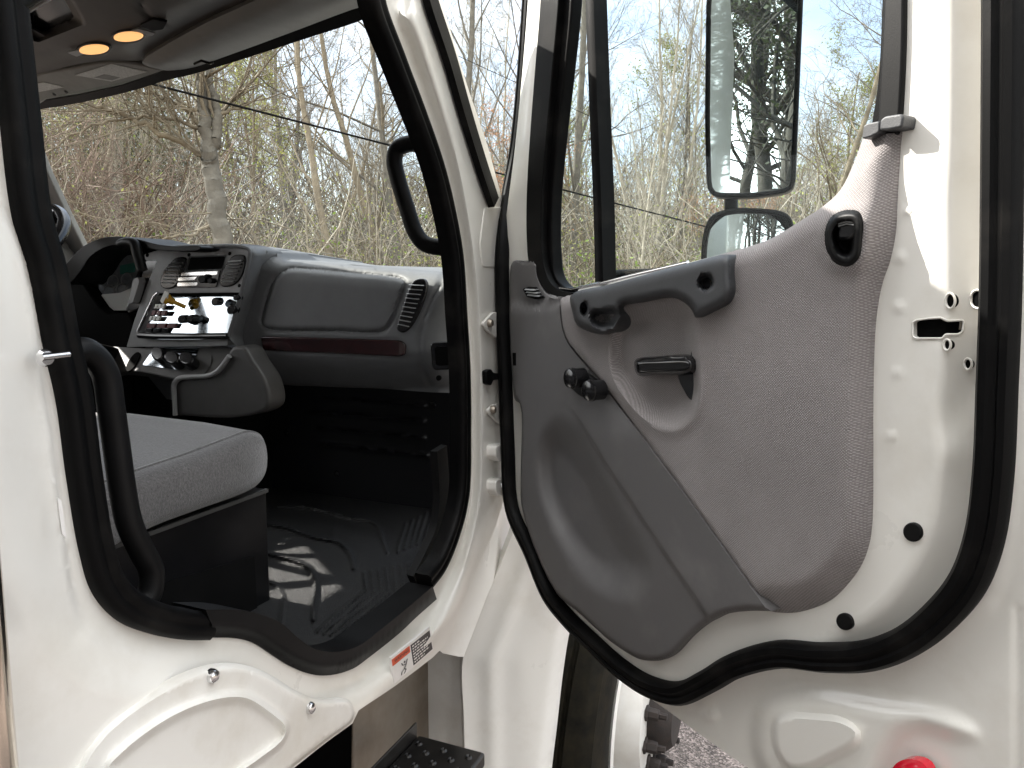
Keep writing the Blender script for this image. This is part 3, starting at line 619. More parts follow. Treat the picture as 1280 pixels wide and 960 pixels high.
for vq, sl in ((spline([(220, 322), (231, 322), (232.5, 329), (225, 346), (217.5, 359), (204, 360.5), (200, 355), (203, 341), (210, 331)], True, 5), [(212, 328), (229, 327), (214, 356), (202, 355)]),
               (spline([(292, 319), (304, 319), (306.5, 326), (303, 342), (292, 356), (278, 358.5), (274, 353), (276.5, 341), (285, 326)], True, 5), [(286, 325), (303, 323.5), (290, 354), (276, 354)])):
    slab('centre_vent', vq, CP, M['gloss_black'], dash, d=.016, thick=.01, bevel=.003)
    slats('centre_vent_slat', sl, 7, CP, .019, dash, M['dash_face'], .003)
slab('storage_slot', rrect([(238, 322), (281, 320.5), (277.5, 336), (234, 337.5)], 2), CP, M['hole'], dash, d=.0135, thick=.004)
sweep('slot_frame', CP.at([(237, 321), (282, 319.5), (278, 337), (233, 338.5)], .014), M['dash'], dash, r=.002, sides=6, closed=True)
rad = slab('radio', rrect([(228, 340), (275, 337.5), (270, 359), (221, 359.5)], 2), CP, M['gloss_black'], dash, d=.016, thick=.01, bevel=.002)
slab('radio_face', rrect([(227, 341), (272, 339), (271, 343.5), (226, 344.5)], 1), CP, M['chrome'], dash, d=.0175, thick=.003)
slab('radio_face', rrect([(223, 347), (246, 346), (243, 350), (222, 351)], 1), CP, M['chrome'], dash, d=.0175, thick=.003)
slab('radio_face', rrect([(222, 353.5), (247, 353), (246, 357), (221.5, 357.5)], 1), CP, M['chrome'], dash, d=.0175, thick=.003)
for c, r0 in (((252, 349), 5), ((262, 351), 3.4), ((257, 345), 2.4)): slab('radio_knob', ell(*c, r0, r0), CP, M['black'], dash, d=.024, thick=.01, bevel=.002)
for c in ((184, 319), (236, 318.5), (287, 317), (299, 357)): slab('bezel_hole', ell(*c, 1.8, 2.4, 20), CP, M['hole'], dash, d=.0128, thick=.002)
pf = rrect([(197, 369), (299.5, 368), (285.5, 417.5), (180, 416)], 3)
SP = Plane(CP.at([(240, 416)], .014)[0], -F+Z*.16)
flm = slab('switch_panel', pf, SP, M['panel_film'], dash, d=.0, thick=.006, bevel=.001)
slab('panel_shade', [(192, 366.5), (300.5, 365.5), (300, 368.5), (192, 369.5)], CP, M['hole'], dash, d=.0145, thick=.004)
sweep('panel_edge', CP.at([(198, 366), (193, 370), (184, 390), (173, 414)], .018), M['chrome'], dash, r=.0045, sides=8)
sweep('panel_shelf', CP.at(spline([(174, 419), (200, 420.5), (285, 420)], per=4), .024), M['gloss_black'], dash, r=.008, sides=10)
k0 = CP.at([(207, 373)], .045)[0]; k1 = CP.at([(232, 384)], .014)[0]; ax = (k0-k1)/np.linalg.norm(k0-k1)
lathe('brake_knob', [(.005, 0), (.005, np.linalg.norm(k0-k1)*.55), (.008, np.linalg.norm(k0-k1)*.58), (.009, np.linalg.norm(k0-k1)*.8), (.013, np.linalg.norm(k0-k1)*.86), (.013, np.linalg.norm(k0-k1)), (.0001, np.linalg.norm(k0-k1)+.002)], k1, ax, M['yellow'], dash, 16)
slab('knob_face', [(200, 376), (206, 363), (210, 366), (209, 373), (203, 380)], CP, M['white_plastic'], dash, d=.052, thick=.003)
for c, r0 in (((268, 377), 4.5), ((288, 387), 5), ((294, 372), 3), ((226, 399), 4.5), ((238, 398), 4)): slab('panel_knob', ell(*c, r0, r0*1.2, 15), CP, M['gloss_black'], dash, d=.034, thick=.02, bevel=.002)
for row, (y0, x0, x1, mt) in enumerate(((383, 193, 206, 'white_plastic'), (391, 189, 208, 'red_plastic'), (398, 186, 200, 'white_plastic'), (407, 183, 222, 'red_plastic'), (413, 181, 212, 'gloss_black'))):
    n_ = 3
    for k in range(n_):
        a = x0+(x1-x0)*k/n_; b = x0+(x1-x0)*(k+.82)/n_
        slab('rocker_switch', [(a+1, y0-3), (b+1, y0-3), (b-1, y0+3), (a-1, y0+3)], CP, M[mt], dash, d=.020, thick=.006, bevel=.001)
slab('heater_knob', ell(213, 379, .1, .1), CP, M['black'], dash, d=.02, thick=.005)
# instrument binnacle
IP = lat(.04)
hood_o = spline([(74, 336), (82, 330), (101, 310), (120, 300), (136, 296), (157, 296), (176, 300), (195, 305), (215, 307.5), (250, 308), (250, 312), (200, 313), (176, 309), (150, 306), (130, 310), (112, 322), (100, 340), (84, 356)], True, 5)
slab('binnacle_hood', hood_o, IP, M['black'], dash, d=.11, thick=.13, bevel=.006)
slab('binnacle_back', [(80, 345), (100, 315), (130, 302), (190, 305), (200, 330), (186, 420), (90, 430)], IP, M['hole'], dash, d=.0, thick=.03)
slab('gauge_panel', rrect([(132, 322), (168, 318), (176, 330), (160, 372), (150, 380), (122, 384), (124, 350)], 4), IP, M['gauge'], dash, d=.014, thick=.01)
slab('info_display', [(150, 332), (170, 328), (168, 340), (150, 343)], IP, M['teal'], dash, d=.0155, thick=.002)
for c in ((141, 352), (158, 349), (136, 364), (152, 362)):
    P_ = IP.at(ell(*c, 6.5, 8, 20), .017); sweep('gauge_ring', P_, M['dash_face'], dash, r=.0012, closed=True, sides=6)
slab('steering_cowl', rrect([(126, 368), (150, 366), (168, 358), (160, 388), (140, 388), (130, 380)], 3), IP, M['white_plastic'], dash, d=.02, thick=.004)
sg = rrect([(180, 326), (186, 323), (200, 324), (202, 330), (180, 384), (160, 392), (156, 386), (176, 345)], 4)
slab('bezel_arm', sg, IP, M['gloss_black'], dash, d=.05, thick=.03, bevel=.004)
slab('lever_grip', rrect([(166, 350), (172, 346), (174, 352), (166, 378), (160, 380)], 2), IP, M['dash_face'], dash, d=.07, thick=.02, bevel=.004)
stalk = sweep('column_stalk', IP.at(spline([(150, 306), (158, 303), (168, 305), (172, 318), (178, 338)], per=5), .12), M['black'], dash, r=.012, sides=10)
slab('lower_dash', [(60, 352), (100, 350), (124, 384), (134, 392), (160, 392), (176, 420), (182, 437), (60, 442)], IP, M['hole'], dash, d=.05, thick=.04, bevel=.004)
# column and wheel
sc = lat(-.22).at([(93, 292)], 0)[0]+L*.37-Z*.06; sn = -F*.60+Z*.80; sa = L; sb = np.cross(sn, sa)
sw = sweep('steering_wheel', [sc+.235*(sa*math.cos(t)+sb*math.sin(t)) for t in np.linspace(0, 2*math.pi, 64, endpoint=False)], M['gloss_black'], truck, r=.0155, closed=True, sides=12)
for a in (0, math.pi, -math.pi/2+.5, -math.pi/2-.5):
    sweep('wheel_spoke', [sc+(.05+.18*t)*(sa*math.cos(a)+sb*math.sin(a))-sn*.03*(1-t) for t in (0, .5, 1)], M['black'], sw, r=.014, sides=8)
lathe('wheel_hub', [(.0001, .0), (.06, -.004), (.075, -.02), (.06, -.05)], sc, sn, M['black'], sw, 24)
sweep('steering_column', [sc-sn*.04, sc-sn*.2, sc-sn*.5], M['black'], truck, r=.05, sides=14)
prism('column_shroud', [(-.24, 1.60), (.03, 1.52), (.03, 1.36), (-.14, 1.40), (-.26, 1.50)], lambda u, z: TP(u, 1.02, z), lambda u, z: TP(u, 1.24, z), M['black'], truck, .02)
# lower console: silver shelf with knobs, cup holders and a dark flank
LP = Plane(TP(-.04, .6, 1.5), -F*.75+Z*.66)
sh_o = spline([(140, 433), (180, 433), (240, 434), (288, 433), (291, 440), (286, 452), (275, 464), (262, 470), (240, 472), (222, 474), (210, 472), (180, 466), (150, 464), (134, 468)], True, 5)
shf = slab('console_shelf', sh_o, LP, M['dash_dark'], truck, thick=.02, bevel=.004)
slab('control_panel', rrect([(194, 433), (248, 435), (242, 453), (222, 462), (178, 456)], 2), LP, M['panel_film'], shf, d=.003, thick=.004)
for c in ((196, 441, 8, 8.5), (214, 446, 9.5, 8), (232, 447, 9.5, 8)): slab('heater_knob', ell(*c), LP, M['gloss_black'], shf, d=.028, thick=.03, bevel=.004)
slab('cup_holder', ell(253, 457, 8, 17, 33), LP, M['dash_dark'], shf, d=.003, thick=.004)
slab('cup_holder', ell(166, 452, 5, 14, 33), LP, M['hole'], shf, d=.003, thick=.004)
slab('console_flank', spline([(290, 434), (304, 434), (316, 452), (332, 478), (334, 510), (296, 522), (230, 520), (216, 518), (216, 482), (220, 473), (240, 471), (262, 470), (276, 462)], True, 6), lat(-.06), M['dash_dark'], truck, thick=.06, bevel=.008)
sweep('console_rim', lat(-.06).at(spline([(219, 519), (218, 495), (218, 480), (224, 473), (240, 471), (260, 469.5), (272, 464), (287, 445)], per=5), .006), M['dash_face'], truck, r=.006, sides=8)
slab('console_front', [(130, 466), (180, 466), (216, 474), (218, 522), (120, 520)], lat(.02), M['black'], truck, thick=.03, bevel=.004)
slab('console_face', [(184, 470), (214, 472), (214, 500), (208, 499)], lat(.0), M['dash'], truck, thick=.01, bevel=.002)
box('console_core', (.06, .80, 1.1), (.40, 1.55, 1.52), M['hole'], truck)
# kick panel with its ribs
KP = lat(.27)
kp_o = [(334, 470), (600, 482), (606, 560), (606, 640), (470, 640), (380, 630), (320, 620), (320, 560)]
ribs = [[(395, 497), (530, 507)], [(390, 515), (530, 526.5)], [(400, 535), (530, 548)], [(400, 555), (535, 570)]]
def d_kp(p):
    d = 0*p[:, 0]
    for rb in ribs: d = d+.010*np.exp(-(dist(p, rb)/2.2)**2)
    return d
relief('kick_panel', resample(kp_o, 120, True), KP, d_kp, M['kick'], truck, step=3.2, thick=.02, smooth=70)
for c in ((421, 592), (541, 506), (358, 541)): lathe('kick_screw', [(.0001, .004), (.008, .003), (.009, 0)], KP.at([c], .002)[0], KP.n, M['gloss_black'], truck, 12)
# floor mat with ridges
FL = hor(1.125)
fm_o = resample([(290, 612), (300, 800), (360, 822), (418, 822), (480, 792), (548, 742), (585, 660), (580, 625), (520, 603), (440, 595), (340, 598)], 140, True)
cA = spline([(335, 655), (357, 659), (392, 671), (421, 677), (435, 688), (440, 698), (442, 710)], per=6); cB = spline([(320, 689), (331, 691), (364, 699), (387, 711), (394, 727), (393, 747), (392, 774)], per=6)
cC = spline([(325, 722), (331, 724), (348, 735), (355, 752), (352, 780)], per=6); cD = spline([(350, 632), (380, 633), (430, 645), (470, 655), (480, 680), (484, 690)], per=6)
def off(a, b, t): return (1-t)*np.array(a, float)+t*np.array(b, float)
rid = [off([(455, 716), (458, 738), (440, 752), (396, 790)], [(511, 705), (514, 743), (500, 760), (446, 800)], t) for t in np.linspace(0, 1, 7)]
rid += [off([(497, 690), (507, 655)], [(530, 676), (542, 636)], t) for t in np.linspace(0, 1, 5)]
def d_fl(p):
    q = p*[1, 1.35]; d = 0*p[:, 0]; s = np.array([1, 1.35])
    for c, h in ((cA, .010), (cB, .010), (cC, .006)):
        d = d+h*np.exp(-(dist(q, c*s)/3.2)**2)
    d = d+.006*np.exp(-(dist(q, cD*s)/2.4)**2)
    for rd in rid: d = d+.006*np.exp(-(dist(q, rd*s)/2.0)**2)
    return d
relief('floor_mat', fm_o, FL, d_fl, M['mat'], truck, step=2.2, thick=.02, smooth=80)
# unseen machinery added under the cab to keep the ground there in shade
box('engine_shade_block', (-.25, .50, .20), (1.3, 1.22, 1.04), M['hole'], truck, .02)
box('fuel_tank_shade_block', (-2.1, 1.28, .42), (-.25, 1.85, 1.04), M['steel'], truck, .08)
box('battery_shade_block', (-1.2, .42, .45), (-.62, 1.3, 1.02), M['hole'], truck, .02)

# ---------------------------------------------------------------- seat
SV = side(.28)
base_o = [(120, 692), (180, 668), (336, 611), (325, 768), (250, 800), (130, 860)]
sb_ = SV.at(base_o); 
q1 = SV.at([(336, 611), (325, 766)]); ub = (q1[0]-H)@F; zb = q1[0][2]
box('seat_base', (-1.02, .285, 1.10), (ub, .80, zb), M['seat_box'], truck, .004)
slab('base_edge', [(118, 690), (335, 611), (336, 615), (118, 696)], SV, M['dash_dark'], truck, d=.001, thick=.006)
slab('base_pocket', [(150, 745), (318, 695), (322, 770), (200, 800)], SV, M['black'], truck, d=-.001, thick=.004)
cu_o = spline([(100, 700), (180, 662), (250, 636), (300, 618), (322, 606), (334, 590), (337, 565), (332, 545), (318, 540), (290, 549), (240, 568), (180, 588), (115, 612), (60, 630), (20, 645), (0, 735)], True, 6)
cmet = SV.met(cu_o)
A = SV.at(cu_o, .0); n = len(A); cen = A.mean(0); rings = []
for dv_, sc_ in ((-.0, .0), (.022, .55), (.012, .90), (-.004, .975), (-.03, 1.0), (-.12, 1.0), (-.30, 1.0), (-.46, 1.0), (-.50, .97), (-.52, .85), (-.52, 0)):
    if sc_ == 0: continue
    pts = cen+(A-cen)*sc_+SV.n*dv_
    t = np.clip(-dv_/.25, 0, 1); up = (A[:, 2] > cen[2])
    pts[:, 2] += np.where(up, .012*math.sin(min(1, -dv_/.5 if dv_ < 0 else 0)*math.pi), 0); rings.append(pts)
V = np.vstack(rings); m = len(rings)
Fc = [(i*n+j, i*n+(j+1) % n, (i+1)*n+(j+1) % n, (i+1)*n+j) for i in range(m-1) for j in range(n)]+[list(range(n))[::-1], list(range((m-1)*n, m*n))]
uvs = np.stack([(V-H)@F+.7*((V-H)@L), V[:, 2]+.7*((V-H)@L)], 1)
seat = mesh('seat_cushion', V, Fc, M['seat'], truck, 60, uvs)
bm = bmesh.new(); bm.from_mesh(seat.data); bmesh.ops.recalc_face_normals(bm, faces=bm.faces); bm.to_mesh(seat.data); bm.free()
sweep('seam_welt', cen+(A[(A[:, 2] > cen[2])]-cen)*.985+SV.n*-.012, M['seat'], seat, r=.0035, sides=6)
prism('seat_backrest', [(-1.06, 1.42), (-.90, 1.42), (-.98, 2.0), (-1.06, 2.02)], lambda u, z: TP(u, .30, z), lambda u, z: TP(u, .80, z), M['seat'], truck, .03)
slab('buckle_tab', [(312, 606), (322, 602), (320, 609), (313, 611)], SV, M['red_plastic'], truck, d=.004, thick=.006, bevel=.001)
# grab handles
sweep('grab_handle', side(.05).at(spline([(92, 440), (104, 438), (118, 446), (132, 468), (139, 510), (146, 560), (153, 610), (162, 655), (178, 690), (189, 712), (188, 738), (182, 752)], per=6)), M['black'], truck, r=.0135, sides=14)
sweep('grab_handle', lat(-.03).at(spline([(566, 177), (538, 178), (510, 180), (497, 186), (493, 200), (497, 222), (508, 258), (519, 290), (530, 304), (546, 309), (568, 309)], per=6))-L*0, M['rubber'], truck, r=.0165, sides=14)

# ---------------------------------------------------------------- the open door
seal_d = spline([(1262, -120), (1256, -40), (1256, 0), (1254, 240), (1252, 375), (1248, 480), (1243, 592), (1232, 672), (1212, 726), (1180, 766), (1140, 798), (1089, 818), (1032, 821), (976, 817), (921, 831), (888, 850), (851, 866), (815, 858), (780, 836), (742, 802), (710, 770), (688, 742), (666, 690), (642, 635), (637, 560), (634, 480), (631, 400), (630, 320), (636, 255), (648, 185), (656, 110), (664, 0), (668, -60)], per=6)
dtop = [(690, -190), (800, -260), (1000, -330), (1180, -330), (1262, -260)]
win = spline([(716, -30), (713, 20), (705, 90), (696, 170), (689, 250), (688, 310), (692, 345), (702, 359), (714, 362), (760, 352), (800, 343), (912, 315), (960, 300), (1004, 275), (1050, 243), (1072, 200), (1090, 158), (1100, 100), (1105, 0), (1106, -50), (1090, -120), (1040, -170), (900, -190), (780, -150)], True, 6)
door_o = resample(np.vstack([spline([(663, -60), (660, 0), (652, 100), (643, 190), (634, 262), (627, 325), (628, 400), (632, 480), (635, 560), (640, 637), (664, 692), (687, 745), (708, 773), (740, 805), (766, 830), (797, 861), (837, 890), (882, 923), (938, 962), (1010, 1008), (1100, 1040), (1330, 1050)], per=6),
                                  [(1335, 1000), (1335, 0), (1330, -200), (1260, -330), (1000, -380), (800, -310), (690, -190)]]), 330, True)
sdm = DOOR.met(seal_d); win_m = DOOR.met(win)
crease = [(1188, -200), (1184, 0), (1183, 150), (1180, 300), (1178, 420), (1173, 520), (1166, 640), (1145, 700), (1105, 755), (1050, 792), (1010, 815)]
crm = DOOR.met(spline(crease, per=6)); crp = np.vstack([spline(crease, per=6), [(1060, 900), (1600, 900), (1600, -400), (1188, -400)]])
embs = rrect([(968, 900), (985, 893), (1050, 898), (1074, 912), (1072, 930), (1010, 962), (985, 962), (968, 935)], 14)
loopD = spline([(955, 885), (1000, 868), (1100, 882), (1180, 897), (1212, 915), (1190, 915), (1150, 905), (1120, 920), (1100, 955), (1080, 1000), (1000, 1000), (955, 960), (945, 920)], True, 6)
seal_poly = np.vstack([seal_d, [(690, -190), (1000, -330), (1262, -260)]])
slot = rrect([(1141, 403), (1146, 400), (1160, 398), (1176, 397), (1184, 401), (1203, 400), (1205, 403), (1203, 415), (1197, 418), (1182, 418), (1178, 423), (1145, 423), (1141, 420)], 2)
trim_o = spline([(648, 335), (690, 372), (800, 352), (912, 322), (1004, 282), (1075, 200), (1120, 165), (1118, 290), (1095, 370), (1085, 650), (1030, 750), (964, 758), (890, 768), (815, 818), (730, 765), (658, 635), (652, 500)], True, 5); trim_m = DOOR.met(trim_o)
def d_door(p):
    q = DOOR.met(p); d = 0*p[:, 0]
    ins = inside(p, seal_poly)
    cx = np.interp(p[:, 1], [c[1] for c in crease], [c[0] for c in crease])
    right = ins & (p[:, 0] > 900)
    e = dist(q, crm); r_ = inside(p, crp)
    d = d-np.where(right, .70*np.clip(np.where(r_, e, -e)+.004, 0, .055)-.004*ss(np.where(r_, e, -e)/.012+.5), 0)
    es = dist(q, sdm)
    d = d+np.where(~ins, -.004-.010*ss(es/.03), 0)
    # dents and pads on the latch face
    for c, r0, h in (((1207, 470), 26, -.004), ((1222, 374), 20, .003), ((1214, 262), 30, -.002), ((1200, 510), 22, -.008), ((1185, 570), 18, .004)):
        d = d+h*np.exp(-((p[:, 0]-c[0])**2+((p[:, 1]-c[1])*.7)**2)/r0**2)*(p[:, 0] < 1233)
    for c, r0 in (((1125, 322), 5), ((1124, 384), 5), ((1133, 264), 4), ((1113, 546), 4.5), ((1123, 466), 4), ((1190, 545), 4)):
        d = d+.0035*np.exp(-(((p-np.array(c))**2).sum(1))/r0**2)
    d = d+.010*ss(.5+sdf(q, DOOR.met(embs))/.008)*1.0+.012*ss(.5+sdf(q, DOOR.met(loopD))/.03)*~ins
    d = d+.006*np.exp(-((dist(p, ell(885, 888, 7, 11, -20), True))/3)**2)
    d = d-.003*np.exp(-((p[:, 0]-1272)/2.5)**2)*(p[:, 1] > 760)
    d = d-.028*ss((sdf(q, trim_m)-.012)/.02)
    wd = -sdf(q, win_m)
    d = d-.012*(1-ss(wd/.02))
    return d
door = relief('door', door_o, DOOR, d_door, M['white'], truck, step=6.5, holes=[win, slot], thick=.020, smooth=60,
              bands=[(spline(crease, per=6), False, (-.012, -.008, -.004, 0, .004, .008, .014, .022), .012), (embs, True, (-.008, -.004, 0, .004, .008), .008), (win, True, (-.006, -.012, -.018, -.024, .006, .012, .018, .024), .012), (seal_d, False, (-.03, -.02, -.01, .01, .02, .03), .014)])
# outer skin (seen from outside and in the mirror)
sk = np.vstack([door_o]); A = DOOR.at(sk, -.036); B = A-ND*.035
A0 = DOOR.at(win, -.036)-ND*.035
win_w = np.mean(win, 0)+(win-np.mean(win, 0))*[1.16, 1.09]
skin = relief('outer_skin', door_o, DOOR.off(-.030), lambda p: 0*p[:, 0]-.0, M['white'], door, step=14, holes=[win_w], thick=.04, smooth=50)
# weatherstrip
w_prof = [(-.0155, -.004), (-.0165, .006), (-.013, .013), (-.007, .0145), (-.004, .012), (-.001, .0125), (.003, .0165), (.010, .016), (.015, .010), (.016, -.002), (.008, -.01), (-.008, -.01)]
sweep('weatherstrip', DOOR.at(seal_d, .004-.055*ss((330-seal_d[:, 1])/150)*(seal_d[:, 0] < 700)), M['rubber'], door, prof=w_prof, nrm=ND, smooth=45)
# window gasket, divider, glass
wg_o = spline([(676, -60), (675, 0), (668, 90), (662, 170), (658, 240), (658, 300), (661, 330), (672, 352), (685, 366), (700, 372), (713, 370)], per=6)
wg_m = spline([(716, 366), (703, 364), (690, 356), (681, 338), (677, 310), (677, 250), (683, 170), (690, 90), (698, 0), (700, -60)], per=6)
wg_i = spline([(716, 361), (704, 358), (694, 345), (690, 318), (690, 250), (697, 170), (706, 90), (714, 10), (717, -60)], per=6)
slab('window_channel', np.vstack([wg_o, wg_m]), DOOR, M['rubber'], door, d=.012, thick=.03, bevel=.004)
slab('window_gasket', np.vstack([wg_m[::-1], wg_i]), DOOR, M['rubber'], door, d=.000, thick=.022, bevel=.003)
rg_o = spline([(1099, 166), (1104, 100), (1109, 0), (1110, -50), (1096, -124), (1044, -176), (900, -196), (776, -156), (700, -60)], per=6); rg_i = spline([(716, -50), (784, -140), (900, -182), (1036, -164), (1086, -114), (1103, -48), (1102, 0), (1097, 100), (1088, 160)], per=6)
slab('window_gasket', np.vstack([rg_o, rg_i]), DOOR, M['rubber'], door, d=.000, thick=.022, bevel=.002)
sweep('divider_bar', DOOR.at([(738, -60), (740, 0), (745, 140), (750, 260), (752, 352)], -.006), M['rubber'], door, prof=[(-.012, -.02), (-.012, .006), (-.006, .009), (.001, .009), (.004, .004), (.012, .004), (.012, -.02)], nrm=ND, smooth=30)
rp = np.vstack([spline([(1104, -60), (1104, 0), (1100, 80), (1097, 140), (1094, 170)], per=4), spline([(1122, 170), (1125, 140), (1129, 60), (1130, 0), (1131, -60)], per=4)])
slab('rear_channel', rp, DOOR, M['black'], door, d=.006, thick=.03, bevel=.003)
slab('window_glass', win, DOOR, M['glass'], door, d=-.018, thick=.004)
sweep('glass_wiper', DOOR.at([(697, 360), (715, 362), (760, 352), (800, 342), (860, 328)], .004), M['chrome'], door, r=.0028, sides=6)
# dark hard trim
seam_d = spline([(700, 371), (702, 395), (704, 409), (709, 424), (718, 437), (749, 473), (780, 513), (825, 573), (881, 649), (951, 747), (964, 764)], per=6)
dk_l = spline([(964, 764), (943, 763.5), (921, 765), (903, 769), (887, 777), (865, 794), (842, 818), (828, 825), (814, 826), (800, 824), (789, 819), (761, 800), (724, 766), (696, 742), (653, 638), (651, 592), (650, 505), (644, 500), (641, 480), (637, 409), (637, 372), (641, 327), (655, 326), (670, 327), (673, 344), (684, 364), (700, 371)], per=5)
dark_o = np.vstack([seam_d[:-1], dk_l[:-1]]); dkm = DOOR.met(dark_o)
scoop = spline([(697, 527), (680, 540), (672, 570), (676, 620), (694, 668), (716, 705), (742, 734), (772, 748), (800, 740), (812, 715), (803, 680), (775, 630), (742, 570), (720, 538)], True, 6); scm = DOOR.met(scoop)
rail = spline([(700, 500), (712, 510), (760, 585), (820, 675), (870, 750), (888, 776)], per=6); rlm = DOOR.met(rail)
def d_dark(p):
    q = DOOR.met(p); e = sdf(q, dkm)
    ex = DOOR.met(seam_d)
    edge = np.where(dist(q, ex) < dist(q, dkm[len(seam_d)-1:])*1.01, 1e9, 1)
    d = .024-.016*(1-np.sqrt(np.clip(1-(1-np.clip(e/.009, 0, 1))**2, 0, 1)))*(edge < 2)-.004*(1-ss(e/.004))*(edge > 2)
    s = sdf(q, scm); d = d-.026*ss((s+.012)/.075)
    d = d+.006*ss((p[:, 0]-np.interp(p[:, 1], rail[:, 1], rail[:, 0]))/7+.5)*(p[:, 1] > 495)*ss((p[:, 1]-495)/60)
    d = d-.010*ss((sdf(p, np.array([(637, 380), (637, 327), (671, 327), (676, 346), (690, 365), (675, 380)], float))+3)/6)
    d = d-.004*np.exp(-((p[:, 1]-382-(p[:, 0]-650)*-.10)/4)**2)*(p[:, 0] < 700)
    return d
dark = relief('lower_trim', dark_o, DOOR, d_dark, M['grey_dark'], door, step=5.5, thick=.022, smooth=55, bands=[(dark_o, True, (-.0015, -.004, -.007, -.010, .0015, .004, .007, .010), .006), (rail, False, (-.008, -.004, 0, .004, .008), .006)])
slab('trim_vent', [(653, 361), (660, 358.5), (668, 359), (672, 366), (678, 372), (668, 374), (658, 371)], DOOR, M['hole'], door, d=.020, thick=.008, bevel=.001)
slats('trim_vent_slat', [(656, 360), (668, 360.5), (676, 372), (661, 370)], 3, DOOR, .021, door, M['dash_face'], .0025)
slab('trim_clip', rrect([(640, 430), (647, 430), (649, 440), (648, 463), (641, 463)], 2), DOOR, M['dash_dark'], door, d=.0235, thick=.01, bevel=.001)
slab('clip_slot', [(640.5, 441), (645, 441), (645, 457), (641, 457)], DOOR, M['hole'], door, d=.0242, thick=.002)
slab('trim_screw', ell(645, 480, 2.5, 5), DOOR, M['hole'], door, d=.0215, thick=.01)
# woven fabric trim
fb_r = [(1079, 172), (1088, 166), (1100, 160), (1114, 157), (1126, 157), (1125, 190), (1122, 240), (1119, 291), (1112, 326), (1103, 352), (1097, 381), (1093, 423), (1091, 510), (1091, 590), (1090, 650), (1086, 680), (1077, 705), (1062, 727), (1040, 749), (1014, 761), (990, 766), (964, 765)]
fb_l = [(700, 371), (712, 368), (760, 356), (800, 345), (912, 315), (960, 300), (980, 289), (1004, 274), (1030, 257), (1050, 238), (1066, 207), (1079, 172)]
fab_o = np.vstack([spline(fb_r, per=5)[:-1], seam_d[::-1][:-1], spline(fb_l, per=5)[:-1]]); fbm = DOOR.met(fab_o); frm = DOOR.met(spline(fb_r, per=5)); ftm = DOOR.met(spline(fb_l, per=5))
dish = spline([(776, 392), (800, 384), (850, 377), (868, 398), (871, 440), (873, 490), (866, 515), (848, 531), (828, 532), (806, 520), (785, 498), (768, 470), (764, 430)], True, 6); dim = DOOR.met(dish)
lk = spline([(1040, 270), (1055, 263), (1072, 264), (1079, 275), (1079, 300), (1075, 322), (1062, 334), (1045, 331), (1033, 315), (1030, 290)], True, 6); lkm = DOOR.met(lk)
ridge = DOOR.met([(1100, 165), (1092, 220), (1080, 300), (1074, 360), (1070, 450), (1070, 600), (1066, 660), (1040, 710), (1000, 735)])
def d_fab(p):
    q = DOOR.met(p); er = dist(q, frm); et = dist(q, ftm)
    x_ = er/.030; d = .030-.026*np.where(x_ > 1.2, 0, np.where(x_ < .8, 1-x_, (1.2-x_)**2/.8))-.003*(1-ss(er/.004))
    d = d-.022*(1-np.sqrt(np.clip(1-(1-np.clip(et/.022, 0, 1))**2, 0, 1)))
    d = d-.03*ss((sdf(q, lkm)-.004)/.004)
    d = d*(1-.45*ss((290-p[:, 1])/110))
    s = sdf(q, dim); low = ss((p[:, 1]-372)/40)
    d = d-.019*ss((s+.008)/.040)
    d = d+.004*np.exp(-((s+.006)/.007)**2)*ss((p[:, 1]-430)/60)
    d = d+.005*np.exp(-(sdf(q, lkm)/.008)**2)
    d = d-.003*(1-ss(dist(q, DOOR.met(seam_d))/.004))
    return d
fab = relief('fabric_trim', fab_o, DOOR, d_fab, M['fabric'], door, step=5, thick=.022, smooth=60, bands=[(spline(fb_r, per=5), False, (-.004, -.010, -.018, -.024, -.030, -.036, .004, .010, .018, .024, .030, .036), .008), (dish, True, (-.016, -.010, -.005, 0, .005, .010, .016, .022), .006), (lk, True, (-.008, -.004, 0, .004, .008), .005), (seam_d, False, (-.004, -.002, .002, .004), .006)])
# corner caps
slab('trim_cap', rrect([(1100, 150), (1106, 145), (1126, 142), (1129, 146), (1127, 159), (1112, 162), (1099, 163)], 3), DOOR, M['armrest'], door, d=.021, thick=.03, bevel=.004)
slab('trim_cap', rrect([(1079, 157), (1084, 154), (1099, 151), (1099, 165), (1088, 171), (1077, 174)], 3), DOOR, M['armrest'], door, d=.018, thick=.03, bevel=.004)
# pull handle
arm = spline([(714, 369), (760, 356), (800, 345), (860, 329), (908, 318), (912, 320), (914, 345), (915, 364), (909, 378), (892, 388), (870, 397), (866, 390), (861, 383), (850, 375), (840, 372), (826, 373), (800, 378), (776, 383), (777, 397), (769, 411), (755, 418), (735, 414), (721, 406), (716, 392)], True, 5); arm_m = DOOR.met(arm)
atop = DOOR.met([(714, 369), (800, 345), (912, 318)])
s1 = ell(730, 386, 5, 8.5); s2 = ell(882, 352.5, 9.5, 10.5)
def d_arm(p):
    q = DOOR.met(p); e = sdf(q, arm_m)
    d = .052-.016*(1-np.sqrt(np.clip(1-(1-np.clip(e/.014, 0, 1))**2, 0, 1)))
    d = d-.022*ss((sdf(p, rrect([(738, 388), (768, 384), (777, 392), (768, 408), (752, 412), (738, 404)], 6))+2)/8)
    for s_, w_ in ((s1, 3), (s2, 3)): d = d-.016*ss((sdf(p, s_)+1)/w_)
    return d
ph = relief('pull_handle', arm, DOOR, d_arm, M['armrest'], door, step=3, thick=.045, smooth=50, extra=np.vstack([s1, s2, s1*.999]))
